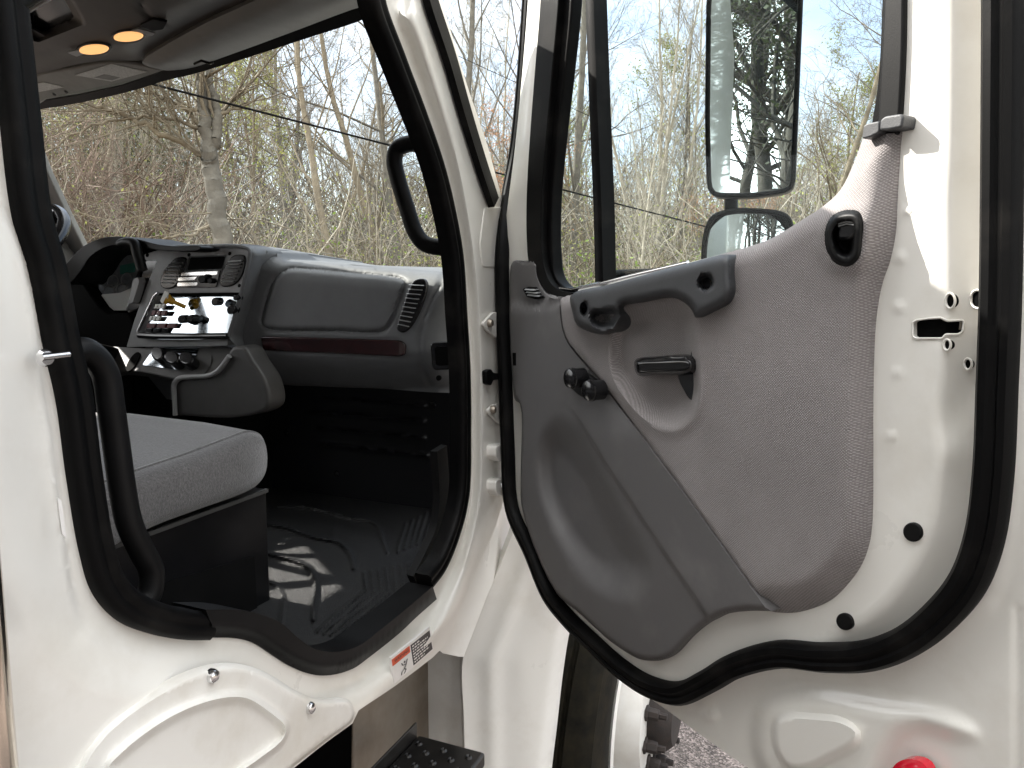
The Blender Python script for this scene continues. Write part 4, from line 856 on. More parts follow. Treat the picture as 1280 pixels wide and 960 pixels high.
for c, r0 in (((730.5, 387), 3.4), ((883, 354), 5.5)): slab('handle_screw', ell(*c, r0, r0*1.2), DOOR, M['gloss_black'], door, d=.0395, thick=.006, bevel=.001)
# release lever
slab('lever_base', rrect([(864, 438), (867, 430), (871, 438), (873, 470), (872, 490), (866, 502), (860, 498), (850, 480), (846, 468), (858, 466)], 4), DOOR, M['gloss_black'], door, d=.022, thick=.02, bevel=.003)
lv = spline([(793, 452), (797, 448), (825, 445), (850, 443.5), (862, 446), (867, 452), (866, 464), (858, 468), (846, 469), (820, 469), (800, 470), (795, 466)], True, 5); lvm = DOOR.met(lv)
relief('release_lever', lv, DOOR, lambda p: .042-.012*(1-np.sqrt(np.clip(1-(1-np.clip(sdf(DOOR.met(p), lvm)/.009, 0, 1))**2, 0, 1)))-.002*np.exp(-((p[:, 1]-450+(p[:, 0]-800)*.03)/1.2)**2), M['gloss_black'], door, step=2.2, thick=.014, smooth=60)
# twin switch knobs
slab('knob_base', ell(729, 482, 23, 14, 36), DOOR, M['black'], door, d=.032, thick=.012, bevel=.004)
for c in ((712, 473, 8.5, 12.5), (735, 488.5, 10, 12.5)):
    kb = DOOR.at([(c[0], c[1])], .058)[0]
    lathe('mirror_knob', [(.0155, -.026), (.0155, -.008), (.0168, -.007), (.0168, -.003), (.0155, -.002), (.0148, .002), (.010, .0035), (.0001, .004)], kb, ND, M['gloss_black'], door, 28, smooth=35)
# lock bezel
bz_o = lk; bzm = DOOR.met(bz_o)
def d_bz(p):
    e = sdf(DOOR.met(p), bzm); return .034+.006*ss(e/.006)-.024*ss((e-.010)/.008)
slab('lock_pocket', lk, DOOR, M['hole'], door, d=.004, thick=.004)
lb = relief('lock_bezel', bz_o, DOOR, d_bz, M['black'], door, step=2.2, thick=.02, smooth=60)
slab('lock_button', rrect([(1046, 281), (1070, 276), (1071, 292), (1062, 300), (1046, 300)], 5), DOOR, M['gloss_black'], door, d=.034, thick=.02, bevel=.004)
for k in range(3): sweep('button_rib', DOOR.at([(1048, 277+k*3), (1058, 274+k*3), (1068, 275+k*3)], .0355), M['dash_face'], door, r=.0008, sides=5)
# latch, holes, plugs
lt = relief('latch_pocket', slot.mean(0)+(slot-slot.mean(0))*1.06, DOOR, lambda p: d_door(p)-.007, M['hole'], door, step=4, thick=.004)
sweep('latch_lip', DOOR.at(slot, d_door(slot)+.001), M['white'], door, r=.0012, closed=True, sides=6)
slab('latch_jaw', rrect([(1178, 404), (1202, 402), (1201, 412), (1184, 416)], 2), DOOR, M['steel'], door, d=-.017, thick=.006, bevel=.002)
slab('latch_plate', rrect([(1180, 419.5), (1203, 418), (1188, 441), (1184, 441)], 2), DOOR, M['white'], door, d=-.012, thick=.012, bevel=.0008)
for c, dd in (((1188, 376, 5, 8.5), -.012), ((1222, 374, 8, 10.5), -.011), ((1184, 431, 3.6, 6), -.012), ((1210, 455, 4, 6), -.014), ((1031, 837, 6, 4), .0)):
    dd = float(d_door(np.array([c[:2]], float))[0])+.0025 if c[1] < 800 else 0
    P_ = DOOR.at(ell(*c[:2], c[2]+.8, c[3]+.8), dd+.001)
    slab('jamb_hole', ell(*c), DOOR, M['hole'], door, d=dd, thick=.012); sweep('hole_lip', P_, M['white'], door, r=.0012, closed=True, sides=6)
for c in ((1140, 665.5, 11.5, 12.5, -40), (1055, 777.5, 9.8, 11.5, -40)): slab('drain_plug', ell(*c), DOOR, M['black'], door, d=.0035, thick=.006, bevel=.0015)
rfx = spline([(1112, 990), (1115, 962), (1122, 953), (1135, 949), (1150, 952), (1160, 962), (1163, 990)], True, 6); rfm = DOOR.met(rfx)
relief('red_reflector', rfx, DOOR, lambda p: .004+.004*ss(sdf(DOOR.met(p), rfm)/.012), M['red'], door, step=4, thick=.012, smooth=60)
# ---------------------------------------------------------------- mirrors on the door's far side
ma = R(250.1); mn = np.array([math.cos(ma), math.sin(ma), -0.03])
mo = np.array([0.345, 1.24, 1.7]); MP = Plane(mo, mn)
def mirror(name, out, glass_o, convex, dpt, label):
    hm_ = MP.met(out)
    h_ = slab(name, out, MP, M['black'], truck, d=-.003, thick=.045, bevel=.004, label=label)
    gm = MP.met(glass_o); c = gm.mean(0)
    relief('mirror_glass', glass_o, MP, lambda p: .001-convex*((MP.met(p)-c)**2).sum(1), M['mirror'], h_, step=5, thick=.0, smooth=30)
    sweep('mirror_rim', MP.at((out+glass_o)/2, .0), M['black'], h_, r=.0042, closed=True, sides=8)
    A = MP.at(out, -.045); n = len(A); cc = A.mean(0)
    V = np.vstack([A, cc+(A-cc)*.9-mn*.03, cc+(A-cc)*.5-mn*.055]); mesh('mirror_shell', V, [(k*n+i, k*n+(i+1) % n, (k+1)*n+(i+1) % n, (k+1)*n+i) for k in range(2) for i in range(n)]+[list(range(2*n, 3*n))], M['black'], h_, 60)
    return h_
m_top = MP.at([(940, 0)])[0]
big_o = resample(rrect([(884, 5), (890, -60), (1004, -60), (1003, 0), (994, 234), (984, 241), (940, 247), (890, 247), (884, 236), (882, 150)], 12), 90, True)
big_g = resample(rrect([(888, 5), (895, -54), (999, -54), (998, 0), (988, 231), (980, 236), (940, 241), (893, 241), (889, 233), (887, 150)], 10), 90, True)
mirror('side_mirror', big_o, big_g, 0.0, .05, 'tall flat mirror')
sml_o = resample(rrect([(881, 285), (890, 266), (920, 260), (950, 261), (980, 264), (992, 276), (990, 350), (940, 372), (876, 372), (877, 310)], 14), 90, True)
sml_g = resample(rrect([(885, 288), (893, 271), (921, 265.5), (950, 266), (978, 269), (987, 279), (985, 346), (938, 366), (881, 366), (882, 312)], 12), 90, True)
mirror('side_mirror', sml_o, sml_g, .9, .05, 'short convex mirror')
sweep('mirror_arm', MP.at([(912, 380), (914, 300), (914, 230), (914, 100)], -.06), M['black'], truck, r=.011, sides=10)
sweep('mirror_stay', [MP.at([(914, 340)], -.06)[0], DOOR.at([(760, 345)], -.09)[0]], M['black'], truck, r=.011, sides=10)
# ================================================================== SURROUNDINGS
def setkind(o, k): o['kind'] = k; return o
def sheet(name, x0, x1, y0, y1, nx, ny, zf, mat):
    xs, ys = np.linspace(x0, x1, nx), np.linspace(y0, y1, ny); gx, gy = np.meshgrid(xs, ys)
    V = np.stack([gx.ravel(), gy.ravel(), zf(gx.ravel(), gy.ravel())], 1)
    return mesh(name, V, [(j*nx+i, j*nx+i+1, (j+1)*nx+i+1, (j+1)*nx+i) for j in range(ny-1) for i in range(nx-1)], mat, None, 60)
M['gravel'] = speck_mat('asphalt_gravel', (.05, .043, .04), (.16, .135, .12), (.42, .35, .32), 150, .95, .9, .006)
M['litter'] = speck_mat('leaf_litter', (.07, .05, .03), (.16, .12, .07), (.26, .2, .13), 14, 1, .8, .05)
gz = lambda x, y: np.where(np.hypot(x, y) > 9, .06*np.maximum(0, np.hypot(x, y)-9)+.12*np.sin(x*.6)*np.cos(y*.5), 0)*np.clip((np.hypot(x, y)-9)/4, 0, 1)
setkind(sheet('ground', -120, 120, -120, 120, 97, 97, lambda x, y: np.minimum(gz(x, y), 2.2)-.004, M['litter']), 'structure')
setkind(sheet('gravel_lot', -9.5, 9.5, -9.5, 9.5, 20, 20, lambda x, y: 0*x+.004, M['gravel']), 'structure')
def ground_z(x, y): return float(np.minimum(gz(np.array([x]), np.array([y])), 2.2)[0])

def bark(name, c1, c2):
    return pmat(name, c1, .9, col2=c2, vscale=6, var=.1, bump=.5, bscale=30, bdist=.02)
B = {'tan': bark('tan_bark', (.19, .155, .105), (.10, .08, .055)), 'grey': bark('grey_bark', (.155, .14, .115), (.075, .067, .055)), 'pale': bark('pale_bark', (.38, .345, .28), (.22, .195, .15)),
     'dark': bark('dark_bark', (.085, .072, .058), (.035, .03, .026)), 'red': bark('reddish_twig', (.15, .10, .072), (.09, .06, .042))}
def leafm(name, c1, c2):
    m, nt, b = new_mat(name); b.inputs['Roughness'].default_value = .7
    tc = N(nt, 'ShaderNodeTexCoord'); nz = N(nt, 'ShaderNodeTexNoise', Scale=3.0, Detail=4.0); nt.links.new(tc.outputs['Object'], nz.inputs['Vector'])
    mx = N(nt, 'ShaderNodeMix', data_type='RGBA'); mx.inputs[6].default_value = (*c1, 1); mx.inputs[7].default_value = (*c2, 1); nt.links.new(nz.outputs['Fac'], mx.inputs[0]); nt.links.new(mx.outputs[2], b.inputs['Base Color'])
    tl_ = N(nt, 'ShaderNodeBsdfTranslucent'); nt.links.new(mx.outputs[2], tl_.inputs[0]); ms = N(nt, 'ShaderNodeMixShader'); ms.inputs[0].default_value = .4
    nt.links.new(b.outputs[0], ms.inputs[1]); nt.links.new(tl_.outputs[0], ms.inputs[2]); nt.links.new(ms.outputs[0], nt.nodes['Material Output'].inputs[0]); return m
LF = {'yel': leafm('yellow_green_buds', (.27, .27, .08), (.18, .20, .06)), 'red': leafm('coppery_buds', (.38, .16, .08), (.45, .26, .13)), 'green': leafm('fresh_green_leaf', (.16, .22, .04), (.10, .15, .03)), 'ever': leafm('dark_needles', (.035, .045, .018), (.06, .065, .03))}
class Grow:
    def __init__(s, seed): s.r = random.Random(seed); s.a = []; s.tips = []
    def seg(s, p, q, r0, r1, sides): s.a.append((*p, *q, r0, r1, sides))
    def branch(s, p, d, ln, r, lev, par):
        rr = s.r; n = par['n'][lev]; st = ln/n; r1 = max(r*par['tap'][lev], .0035); pts = [p]
        kids = par['k'][lev] if lev < len(par['k']) else 0
        for i in range(n):
            j = par['jit'][lev]; t = par['trop'][lev]
            d = [d[0]+rr.gauss(0, j), d[1]+rr.gauss(0, j), d[2]+rr.gauss(0, j)+t]; m = math.sqrt(d[0]**2+d[1]**2+d[2]**2); d = [c/m for c in d]
            q = [p[k]+d[k]*st for k in range(3)]; ra = r+(r1-r)*i/n; rb = r+(r1-r)*(i+1)/n
            s.seg(p, q, ra, rb, 9 if lev == 0 else (5 if lev == 1 else 3))
            f0 = i/n; start = par['start'][lev] if lev < len(par['start']) else 0
            if kids and f0 >= start:
                c = kids/(n*(1-start)); c = int(c)+(rr.random() < c-int(c))
                for _ in range(c):
                    f = rr.random(); bp = [p[k]+(q[k]-p[k])*f for k in range(3)]
                    ang = par['ang'][lev]*rr.uniform(.7, 1.3); az = rr.uniform(0, 6.283)
                    a = [-d[1], d[0], 0] if abs(d[2]) < .95 else [1, 0, 0]; am = math.sqrt(sum(x*x for x in a))+1e-9; a = [x/am for x in a]
                    b = [d[1]*a[2]-d[2]*a[1], d[2]*a[0]-d[0]*a[2], d[0]*a[1]-d[1]*a[0]]
                    e = [d[k]*math.cos(ang)+math.sin(ang)*(a[k]*math.cos(az)+b[k]*math.sin(az)) for k in range(3)]
                    rel = 1-par['short'][lev]*(f0-start)/(1-start+1e-6)
                    s.branch(bp, e, ln*par['len'][lev]*rr.uniform(.6, 1.15)*rel, max(ra*par['rad'][lev]*rr.uniform(.7, 1), .004), lev+1, par)
            p = q
        if lev >= len(par['k'])-1: s.tips.append((*p, *d))
def tubes(name, segs, mat, parent):
    S = np.array(segs, float); V = []; Fv = []; off_ = 0
    for k in (3, 5, 9):
        a = S[S[:, 8] == k]
        if not len(a): continue
        d = a[:, 3:6]-a[:, :3]; d /= np.linalg.norm(d, axis=1)[:, None]+1e-12
        ref = np.where(np.abs(d[:, 2:3]) < .9, np.array([[0, 0, 1.0]]), np.array([[1.0, 0, 0]])); x = np.cross(d, ref); x /= np.linalg.norm(x, axis=1)[:, None]; y = np.cross(d, x)
        t = np.arange(k)*2*math.pi/k; ring = x[:, None]*np.cos(t)[None, :, None]+y[:, None]*np.sin(t)[None, :, None]
        lo = a[:, None, :3]+ring*a[:, 6][:, None, None]; hi = a[:, None, 3:6]+d[:, None]*a[:, 7][:, None, None]*.4+ring*a[:, 7][:, None, None]
        v = np.concatenate([lo, hi], 1).reshape(-1, 3); m = len(a); j = np.arange(k); jn = (j+1) % k
        f = np.stack([j, jn, k+jn, k+j], 1)[None]+(np.arange(m)*2*k)[:, None, None]+off_
        V.append(v); Fv.append(f.reshape(-1, 4)); off_ += len(v)
    return fast_mesh(name, np.vstack(V), np.vstack(Fv), mat, parent, True)
def fast_mesh(name, V, Q, mat, parent, smooth=False):
    me = bpy.data.meshes.new(name); me.vertices.add(len(V)); me.vertices.foreach_set('co', V.astype(np.float32).ravel())
    me.loops.add(Q.size); me.loops.foreach_set('vertex_index', Q.astype(np.int32).ravel()); me.polygons.add(len(Q))
    me.polygons.foreach_set('loop_start', np.arange(0, Q.size, Q.shape[1], dtype=np.int32)); me.update(calc_edges=True); me.validate()
    if smooth: me.shade_smooth()
    me.materials.append(mat); o = bpy.data.objects.new(name, me); COL.objects.link(o)
    if parent is not None: o.parent = parent
    return o
def leaves(name, C, size, mat, parent, n_per=1, spread=.0, tri=False):
    C = np.repeat(np.asarray(C, float), n_per, 0); m = len(C); C = C+rng.normal(0, 1, (m, 3))*spread
    a = rng.normal(0, 1, (m, 3)); a /= np.linalg.norm(a, axis=1)[:, None]; b = np.cross(a, rng.normal(0, 1, (m, 3))); b /= np.linalg.norm(b, axis=1)[:, None]
    s = size*rng.uniform(.5, 1.3, (m, 1)); V = np.stack([C-a*s, C+b*s*.55, C+a*s, C-b*s*.55], 1).reshape(-1, 3)
    return fast_mesh(name, V, np.arange(4*m).reshape(m, 4), mat, parent)
UPRIGHT = dict(n=[12, 7, 5, 3, 2], k=[15, 8, 6, 3], jit=[.05, .10, .13, .16, .2], trop=[.03, .10, .06, .03, .0], tap=[.25, .25, .3, .5, .6], start=[.22, .2, .15, .1], ang=[.62, .6, .65, .7], len=[.42, .42, .42, .5], rad=[.42, .45, .5, .6], short=[.55, .5, .3, .2])
SPREAD = dict(n=[9, 8, 6, 3, 2], k=[13, 9, 6, 3], jit=[.08, .16, .18, .2, .2], trop=[.02, .05, .03, .02, .0], tap=[.35, .22, .3, .5, .6], start=[.3, .2, .15, .1], ang=[.95, .75, .75, .7], len=[.55, .42, .42, .5], rad=[.5, .45, .5, .6], short=[.3, .5, .3, .2])
SLENDER = dict(n=[14, 5, 4, 2], k=[26, 6, 5], jit=[.04, .1, .14, .16], trop=[.03, .12, .06, .02], tap=[.2, .3, .4, .6], start=[.2, .15, .1], ang=[.55, .6, .65], len=[.24, .45, .5], rad=[.4, .5, .6], short=[.7, .4, .2])
def tree_proto(seed, par, ht, r, bk, leaf=None, lsize=.04, n_per=2, lean=(0, 0), stems=1, sp=.12):
    root = bpy.data.objects.new('bare_tree', None); COL.objects.link(root)
    g = Grow(seed)
    tr0 = []
    for k in range(stems):
        d = [lean[0]+g.r.uniform(-.28, .28)*(stems > 1), lean[1]+g.r.uniform(-.28, .28)*(stems > 1), 1]
        g.branch([0, 0, -.3], d, ht*g.r.uniform(.85, 1.0), r*g.r.uniform(.7, 1), 0, par)
    trunk = [s for s in g.a if s[8] == 9]; rest = [s for s in g.a if s[8] != 9]
    tubes('trunk', trunk, B[bk], root); tubes('crown', rest, B[bk], root)
    if leaf: leaves('buds', np.array(g.tips)[:, :3], lsize, LF[leaf], root, n_per, sp)
    return root
def dup(root, loc, rot, sc, label, group):
    r_ = root.copy(); COL.objects.link(r_); r_.location = loc; r_.rotation_euler = (0, 0, rot); r_.scale = (sc,)*3
    for ch in root.children: c = ch.copy(); COL.objects.link(c); c.parent = r_
    r_['label'] = label; r_['category'] = 'tree'; r_['group'] = group; return r_
def spot(px, dist_): r_ = rays([(px, 354)])[0]; r_ = r_/math.hypot(r_[0], r_[1]); return r_[0]*dist_, r_[1]*dist_
def grp(i): return i
KINDS = [('tall bare tree with straight grey trunk and upswept limbs', dict(seed=1, par=UPRIGHT, ht=14, r=.17, bk='grey')),
         ('bare tan tree with wide spreading crooked limbs', dict(seed=2, par=SPREAD, ht=10, r=.16, bk='tan')),
         ('slender pale tree with many thin upright twigs', dict(seed=3, par=SLENDER, ht=12, r=.09, bk='pale')),
         ('tree dotted with yellow green spring buds', dict(seed=4, par=UPRIGHT, ht=11, r=.11, bk='tan', leaf='yel', lsize=.045, n_per=2)),
         ('bare pale tree with several stems fanning out', dict(seed=5, par=SLENDER, ht=11, r=.08, bk='pale', stems=5)),
         ('tree with reddish twigs and coppery buds', dict(seed=6, par=SPREAD, ht=9, r=.10, bk='red', leaf='red', lsize=.04, n_per=2)),
         ('leaning bare tree with long tan branches', dict(seed=8, par=UPRIGHT, ht=12, r=.13, bk='tan', lean=(-.45, .1))),
         ('bare grey tree with a broad open twiggy crown', dict(seed=9, par=SPREAD, ht=12, r=.14, bk='grey'))]
protos = []
for lb_, kw in KINDS:
    o = tree_proto(**kw); o.location = (0, 0, -60); protos.append(o)
placed = []
def put(k, px, dd, rot, sc, label, group):
    x, y = spot(px, dd); o = dup(protos[k], (x, y, ground_z(x, y)), rot, sc, label, group); placed.append(o); return o
# trees one can point at
put(1, 1010, 17, 2.1, .80, 'bare fan crowned tree seen at the far right of the door window', 'trees beyond the truck')
put(4, 815, 22, .3, 1.0, 'pale many stemmed tree in the middle of the door window left of the mirror', 'trees beyond the truck')
put(0, 722, 20, 1.0, .95, 'tan trunk standing between door frame and window divider bar', 'trees beyond the truck')
put(6, 455, 15, R(-20), .85, 'leaning bare tree behind the grab handle beyond the windscreen', 'trees beyond the truck')
put(6, 520, 19, R(20), .95, 'leaning bare tree crossing behind the right edge of the windscreen', 'trees beyond the truck')
put(2, 800, 14, .4, .42, 'small white stemmed sapling low in the door window', 'trees beyond the truck')
put(3, 865, 24, .4, .8, 'yellow green budding tree touching the left edge of the tall mirror', 'trees beyond the truck')
put(5, 905, 20, .4, .42, 'low coppery red shrub like tree between the two mirrors', 'trees beyond the truck')
put(5, 622, 19, .4, .55, 'coppery budding tree in the gap between cab pillar and door frame', 'trees beyond the truck')
# the woodland wall
rt = random.Random(21); used = []
n_w = 0
for row, (d0, d1, step_, ks, sc0, sc1) in enumerate(((18, 24, 62, (0, 1, 2, 3, 6, 7), .65, .9), (25, 33, 48, (0, 1, 2, 3, 4, 7), .75, 1.0), (35, 46, 42, (0, 2, 4, 7, 1, 3), .8, 1.05), (48, 62, 46, (0, 1, 7, 3), .9, 1.1))):
    px = -330
    while px < 1330:
        kk = rt.choice(ks); d_ = rt.uniform(d0, d1)
        sc_ = rt.uniform(sc0, sc1)
        if px > 800: sc_ *= .72
        elif px > 640: sc_ *= .85
        put(kk, px+rt.uniform(-15, 15), d_, rt.uniform(0, 6.28), sc_, KINDS[kk][0], 'woodland trees of kind '+('grey upright', 'tan spreading', 'slender pale', 'yellow budding', 'many stemmed', 'coppery', 'leaning', 'open crowned')[kk]); px += step_*rt.uniform(.7, 1.3)
# dark vine hung trees behind the camera, seen in the mirrors
VINE = dict(SPREAD); VINE['k'] = [16, 10, 7, 3]
tv = tree_proto(seed=31, par=VINE, ht=11, r=.20, bk='dark', leaf='ever', lsize=.045, n_per=2, sp=.25); tv.location = (0, 0, -60)
for i, (az, dd) in enumerate(((-104, 7.5), (-109, 9.5), (-112, 12), (-106, 13), (-114, 15), (-101, 10), (-110, 16), (-58, 8.5), (-46, 10), (-68, 11), (-38, 9), (-80, 12), (-52, 13), (-30, 11), (-62, 15), (-95, 11), (-42, 15), (-20, 13), (-110, 12), (-72, 8.5))):
    x, y = dd*math.cos(R(az)), dd*math.sin(R(az)); dup(tv, (x, y, ground_z(x, y)), i*1.7, .8+.06*(i % 4), 'dark vine hung tree reflected in the side mirrors', 'dark trees behind the photographer')
for o in protos+[tv]:
    for ch in list(o.children): bpy.data.objects.remove(ch)
    bpy.data.objects.remove(o)
# the forked trunk beyond the windscreen
fk = bpy.data.objects.new('forked_tree', None); COL.objects.link(fk)
fx, fy = spot(276, 10.5); gz0 = ground_z(fx, fy); fk.location = (fx, fy, gz0)
FKP = Plane([fx, fy, 0], [fx, fy, 0]); g = Grow(77)
def poly_branch(pts, r0, r1, sides, kids=0, lev=1, par=SPREAD):
    P = FKP.at(spline(pts, per=4))-np.array([fx, fy, gz0]); n = len(P)
    P = P+np.random.default_rng(len(pts)+int(pts[0][0])).normal(0, .015, P.shape)
    for i in range(n-1):
        ra, rb = r0+(r1-r0)*i/(n-1), r0+(r1-r0)*(i+1)/(n-1); g.seg(P[i], P[i+1], ra, rb, sides)
        if kids and g.r.random() < kids:
            d = (P[i+1]-P[i])/np.linalg.norm(P[i+1]-P[i]); e = [d[0]*.5+g.r.gauss(0, .5), d[1]*.5+g.r.gauss(0, .5), d[2]*.5+abs(g.r.gauss(.3, .4))]; m_ = math.sqrt(sum(x*x for x in e))
            g.branch(list(P[i]), [x/m_ for x in e], 1.6*g.r.uniform(.6, 1.2), rb*.45, 2, par)
poly_branch([(283, 420), (280, 350), (277, 300), (270, 250), (264, 210), (262, 192)], .13, .10, 9)
poly_branch([(262, 195), (257, 160), (252, 120), (247, 80), (240, 20), (236, -60)], .085, .04, 9, .3)
poly_branch([(263, 195), (270, 165), (268, 130), (262, 100), (262, 50), (268, -60)], .07, .035, 9, .3)
poly_branch([(256, 198), (235, 182), (200, 165), (165, 148), (135, 135), (105, 128), (70, 118)], .045, .02, 5, .9)
poly_branch([(250, 164), (230, 152), (205, 147), (170, 148), (135, 152), (100, 165), (60, 190)], .026, .012, 5, .9)
poly_branch([(247, 140), (225, 132), (200, 122), (178, 114), (150, 108)], .03, .014, 5, .9)
poly_branch([(276, 260), (262, 278), (245, 292), (215, 296), (190, 303)], .026, .012, 5, .9)
poly_branch([(270, 150), (285, 138), (300, 135), (330, 120)], .03, .012, 5, .9)
tubes('trunk', [s for s in g.a if s[8] == 9], B['grey'], fk); tubes('crown', [s for s in g.a if s[8] != 9], B['tan'], fk)
fk['label'] = 'thick grey trunk forking in two beyond the windscreen'; fk['category'] = 'tree'
# thicket of saplings, vines and brambles
def thicket(name, n, d0, d1, h0, h1, r_, mat, lo=-340, hi=1340, curl=.35, segs_=5, seed=5, taper=1.0):
    q = np.random.default_rng(seed); px = q.uniform(lo, hi, n); dd = q.uniform(d0, d1, n)
    rr = rays(np.stack([px, np.full(n, 354.0)], 1)); rr /= np.hypot(rr[:, 0], rr[:, 1])[:, None]
    P = np.stack([rr[:, 0]*dd, rr[:, 1]*dd, np.zeros(n)], 1); P[:, 2] = np.minimum(gz(P[:, 0], P[:, 1]), 2.2)+q.uniform(0, 1, n)**2*h1*.5
    d = q.normal(0, .35, (n, 3)); d[:, 2] = q.uniform(.15, 1.0, n); d /= np.linalg.norm(d, axis=1)[:, None]
    hgt = q.uniform(h0, h1, n)*q.uniform(.4, 1, n); out = []
    for k in range(segs_):
        d = d+q.normal(0, curl, (n, 3)); d /= np.linalg.norm(d, axis=1)[:, None]; Q = P+d*(hgt/segs_)[:, None]
        out.append(np.concatenate([P, Q, np.full((n, 1), r_*(1-.75*k/segs_)), np.full((n, 1), r_*(1-.75*(k+1)/segs_)), np.full((n, 1), 3)], 1)); P = Q
    return tubes(name, np.vstack(out), mat, None), P
o, tp1 = thicket('brush', 6500, 13, 26, .8, 3.2, .0125, B['tan'], seed=5); setkind(o, 'stuff'); o['label'] = 'tangle of tan brambles and bare saplings under the trees'; o['category'] = 'brush'
o, tp2 = thicket('brush', 4500, 14, 30, 1.0, 4.2, .0125, B['grey'], seed=6, curl=.45); setkind(o, 'stuff'); o['label'] = 'grey leafless vines woven through the wood'; o['category'] = 'brush'
o, tp3 = thicket('brush', 3000, 14, 24, 2.0, 5.8, .0125, B['red'], lo=-340, hi=250, seed=7, curl=.5); setkind(o, 'stuff'); o['label'] = 'dense reddish brown vine tangle on the left of the windscreen view'; o['category'] = 'brush'
o, tp4 = thicket('brush', 2200, 13, 24, 1.5, 4.2, .012, B['pale'], seed=8, curl=.2); setkind(o, 'stuff'); o['label'] = 'pale straw coloured stems among the brush'; o['category'] = 'brush'
def back_thicket():
    q = np.random.default_rng(12); n = 2600; az = R(1)*q.uniform(-128, -40, n); dd = q.uniform(7, 16, n); P = np.stack([np.cos(az)*dd, np.sin(az)*dd, q.uniform(0, 5, n)], 1)
    d = q.normal(0, .6, (n, 3)); d[:, 2] = np.abs(d[:, 2]); d /= np.linalg.norm(d, axis=1)[:, None]; out = []
    keep = (P-H)@L < -.9; P = P[keep]; d = d[keep]; n = len(P); ln = q.uniform(1, 3.2, n); r_ = q.uniform(.008, .03, n)[:, None]
    for k in range(5):
        d = d+q.normal(0, .4, (n, 3)); d /= np.linalg.norm(d, axis=1)[:, None]; Q = P+d*(ln/5)[:, None]
        out.append(np.concatenate([P, Q, r_*(1-.17*k), r_*(1-.17*(k+1)), np.full((n, 1), 3)], 1)); P = Q
    return tubes('brush', np.vstack(out), B['dark'], None)
o = back_thicket(); setkind(o, 'stuff'); o['label'] = 'dark tangled vines mirrored in the side mirrors'; o['category'] = 'brush'
o, tp5 = thicket('far_wood', 5200, 34, 58, 3.5, 8.0, .034, B['grey'], seed=15, curl=.28, segs_=6); setkind(o, 'stuff'); o['label'] = 'grey mass of bare saplings deep in the far wood'; o['category'] = 'wood'
o, tp6 = thicket('far_wood', 3800, 30, 50, 3.0, 7.0, .028, B['tan'], seed=16, curl=.32, segs_=6); setkind(o, 'stuff'); o['label'] = 'tan stems massed at the back of the wood'; o['category'] = 'wood'
tf = np.vstack([tp5, tp6]); tf = tf[tf[:, 2] < 8]
o = leaves('far_buds', tf[np.random.default_rng(4).choice(len(tf), 3500, False)], .06, LF['yel'], None, 6, .45); setkind(o, 'stuff'); o['label'] = 'haze of yellow green buds over the far wood'; o['category'] = 'undergrowth'
q = np.random.default_rng(3)
sel = np.vstack([tp1, tp2, tp4]); sel = sel[(sel[:, 2] < 4.5)]; sel = sel[q.choice(len(sel), 7000, False)]
o = leaves('undergrowth', sel, .028, LF['yel'], None, 4, .16); setkind(o, 'stuff'); o['label'] = 'fresh yellow green leaves scattered through the brush'; o['category'] = 'undergrowth'
n = 7000; px = q.uniform(-340, 1340, n); dd = q.uniform(12, 20, n); rr = rays(np.stack([px, np.full(n, 354.0)], 1)); rr /= np.hypot(rr[:, 0], rr[:, 1])[:, None]
C = np.stack([rr[:, 0]*dd, rr[:, 1]*dd, 0*dd], 1); C[:, 2] = np.minimum(gz(C[:, 0], C[:, 1]), 2.2)+q.gamma(2.0, .36, n)
o = leaves('undergrowth', C, .035, LF['green'], None, 6, .16); setkind(o, 'stuff'); o['label'] = 'low fresh green ground plants along the wood edge'; o['category'] = 'undergrowth'
n = 9000; px = np.concatenate([q.normal(150, 55, n*3//4), q.uniform(-320, 1300, n-n*3//4)]); dd = q.uniform(30, 40, n); rr = rays(np.stack([px, np.full(n, 354.0)], 1)); rr /= np.hypot(rr[:, 0], rr[:, 1])[:, None]
C = np.stack([rr[:, 0]*dd, rr[:, 1]*dd, q.uniform(1.5, 9.5, n)*np.where(np.arange(n) < n*3//4, 1, .45)], 1)
o = leaves('evergreens', C, .06, LF['ever'], None, 9, .40); setkind(o, 'stuff'); o['label'] = 'dull dark evergreen foliage deep in the wood'; o['category'] = 'evergreens'
# overhead cables
def cable(pa, da, pb, db, r_, sag, label):
    ra, rb = rays([pa])[0], rays([pb])[0]; A = CAM+ra/np.hypot(ra[0], ra[1])*da; Bp = CAM+rb/np.hypot(rb[0], rb[1])*db
    A2 = A+(A-Bp)*1.0; B2 = Bp+(Bp-A)*.6; t = np.linspace(0, 1, 40); P = A2+(B2-A2)*t[:, None]; P[:, 2] -= sag*4*t*(1-t)
    o = sweep('overhead_cable', P, M['rubber'], None, r=r_, sides=6); o['label'] = label; o['category'] = 'cable'; return o
cable((190, 105), 10, (885, 284), 15, .014, .0, 'thick black cable sloping down across the wood')
cable((420, 0), 14, (660, 110), 15, .006, .0, 'thin wire high behind the cab pillar')
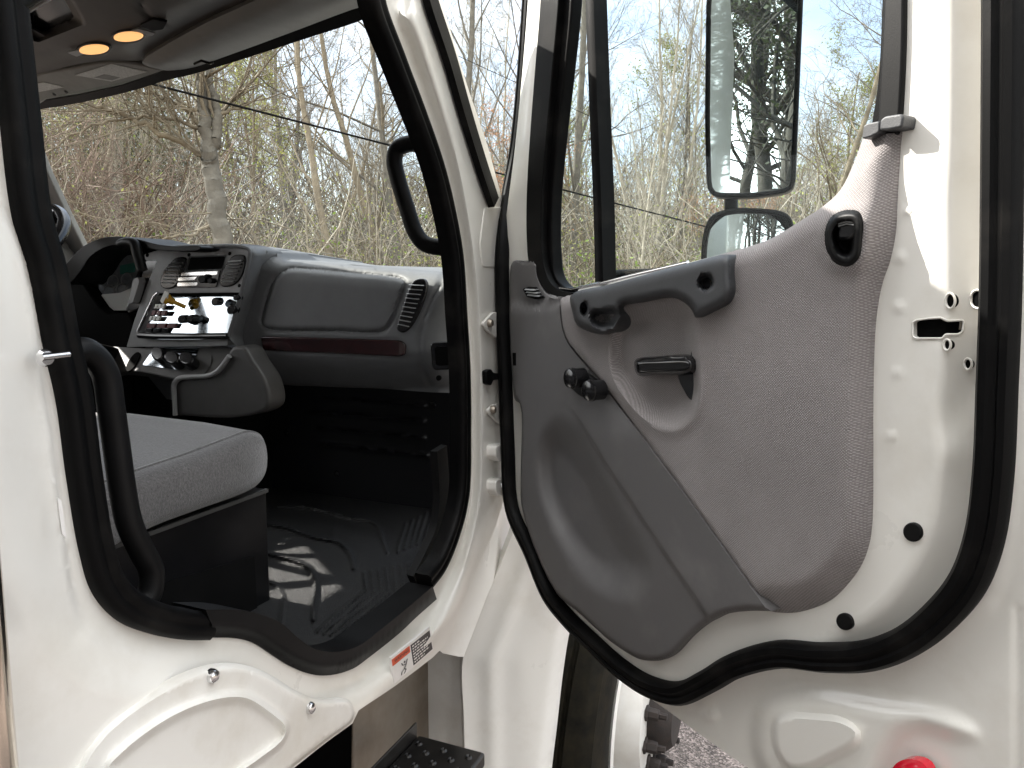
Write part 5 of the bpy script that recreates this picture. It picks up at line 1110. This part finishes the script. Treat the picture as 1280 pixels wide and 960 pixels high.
# ================================================================== LIGHT, SKY, CAMERA
SUN_AZ = R(0)                                                         # turned from straight across the truck towards its rear
sdir = L*math.cos(SUN_AZ)-F*math.sin(SUN_AZ)
EL = math.atan(.77*math.cos(SUN_AZ))
svec = sdir*math.cos(EL)+Z*math.sin(EL)
sl = bpy.data.lights.new('sun', 'SUN'); sl.energy = 2.3; sl.angle = R(.5); sl.color = (1, .95, .87)
so = bpy.data.objects.new('sun', sl); COL.objects.link(so); so.rotation_euler = Vector(svec).to_track_quat('Z', 'Y').to_euler(); so.location = (-6, 2, 12)
w = bpy.data.worlds.new('World'); scn.world = w; w.use_nodes = True; nt = w.node_tree; bg = nt.nodes['Background']
sky = N(nt, 'ShaderNodeTexSky', sky_type='NISHITA'); sky.sun_disc = False; sky.sun_elevation = EL
sky.sun_rotation = math.atan2(svec[0], svec[1]); sky.air_density = 1.0; sky.dust_density = 1.4; sky.ozone_density = 1.2
tc = N(nt, 'ShaderNodeTexCoord'); mp = N(nt, 'ShaderNodeMapping'); mp.inputs['Scale'].default_value = (1, 1, 2.2)
nz = N(nt, 'ShaderNodeTexNoise', Scale=2.2, Detail=8.0, Roughness=.55); nt.links.new(tc.outputs['Generated'], mp.inputs[0]); nt.links.new(mp.outputs[0], nz.inputs['Vector'])
cr = N(nt, 'ShaderNodeMapRange'); cr.inputs[1].default_value = .46; cr.inputs[2].default_value = .70; nt.links.new(nz.outputs['Fac'], cr.inputs[0])
# bright unseen cloud bank added behind and left of camera to light shaded truck
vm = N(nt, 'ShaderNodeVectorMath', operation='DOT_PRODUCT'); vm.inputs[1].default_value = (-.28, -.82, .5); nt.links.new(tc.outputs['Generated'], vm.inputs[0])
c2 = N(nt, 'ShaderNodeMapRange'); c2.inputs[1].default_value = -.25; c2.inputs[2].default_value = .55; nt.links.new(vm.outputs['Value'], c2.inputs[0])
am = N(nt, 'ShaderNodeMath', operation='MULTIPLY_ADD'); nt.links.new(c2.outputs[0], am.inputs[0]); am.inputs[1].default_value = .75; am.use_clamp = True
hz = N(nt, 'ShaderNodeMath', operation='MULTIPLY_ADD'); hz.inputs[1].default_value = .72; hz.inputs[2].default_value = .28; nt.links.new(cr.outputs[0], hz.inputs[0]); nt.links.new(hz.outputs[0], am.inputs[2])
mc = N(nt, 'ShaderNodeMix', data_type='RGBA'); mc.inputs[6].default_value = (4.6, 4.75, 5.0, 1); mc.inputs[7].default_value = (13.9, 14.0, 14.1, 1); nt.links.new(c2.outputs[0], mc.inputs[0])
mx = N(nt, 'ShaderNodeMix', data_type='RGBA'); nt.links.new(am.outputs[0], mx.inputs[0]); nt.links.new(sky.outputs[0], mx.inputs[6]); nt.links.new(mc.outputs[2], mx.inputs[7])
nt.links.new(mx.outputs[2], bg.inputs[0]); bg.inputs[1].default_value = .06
cam = bpy.data.cameras.new('camera'); co = bpy.data.objects.new('camera', cam); COL.objects.link(co); scn.camera = co
co.location = CAM; cam.sensor_width = 36; cam.lens = FPX/1280*36; cam.clip_start = .02; cam.clip_end = 600
rot = Matrix.Rotation(math.pi/2-PITCH, 4, 'X') @ Matrix.Rotation(ROLL, 4, 'Z'); co.matrix_world = Matrix.Translation(Vector(CAM)) @ rot
scn.view_settings.view_transform = 'Standard'; scn.view_settings.look = 'None'; scn.view_settings.exposure = 2.6; scn.view_settings.gamma = 1; scn.view_settings.use_curve_mapping = False
cy = scn.cycles; cy.max_bounces = 8; cy.diffuse_bounces = 4; cy.glossy_bounces = 4; cy.transparent_max_bounces = 12; cy.transmission_bounces = 4; cy.use_denoising = True; cy.sample_clamp_indirect = 6; cy.caustics_reflective = False; cy.caustics_refractive = False
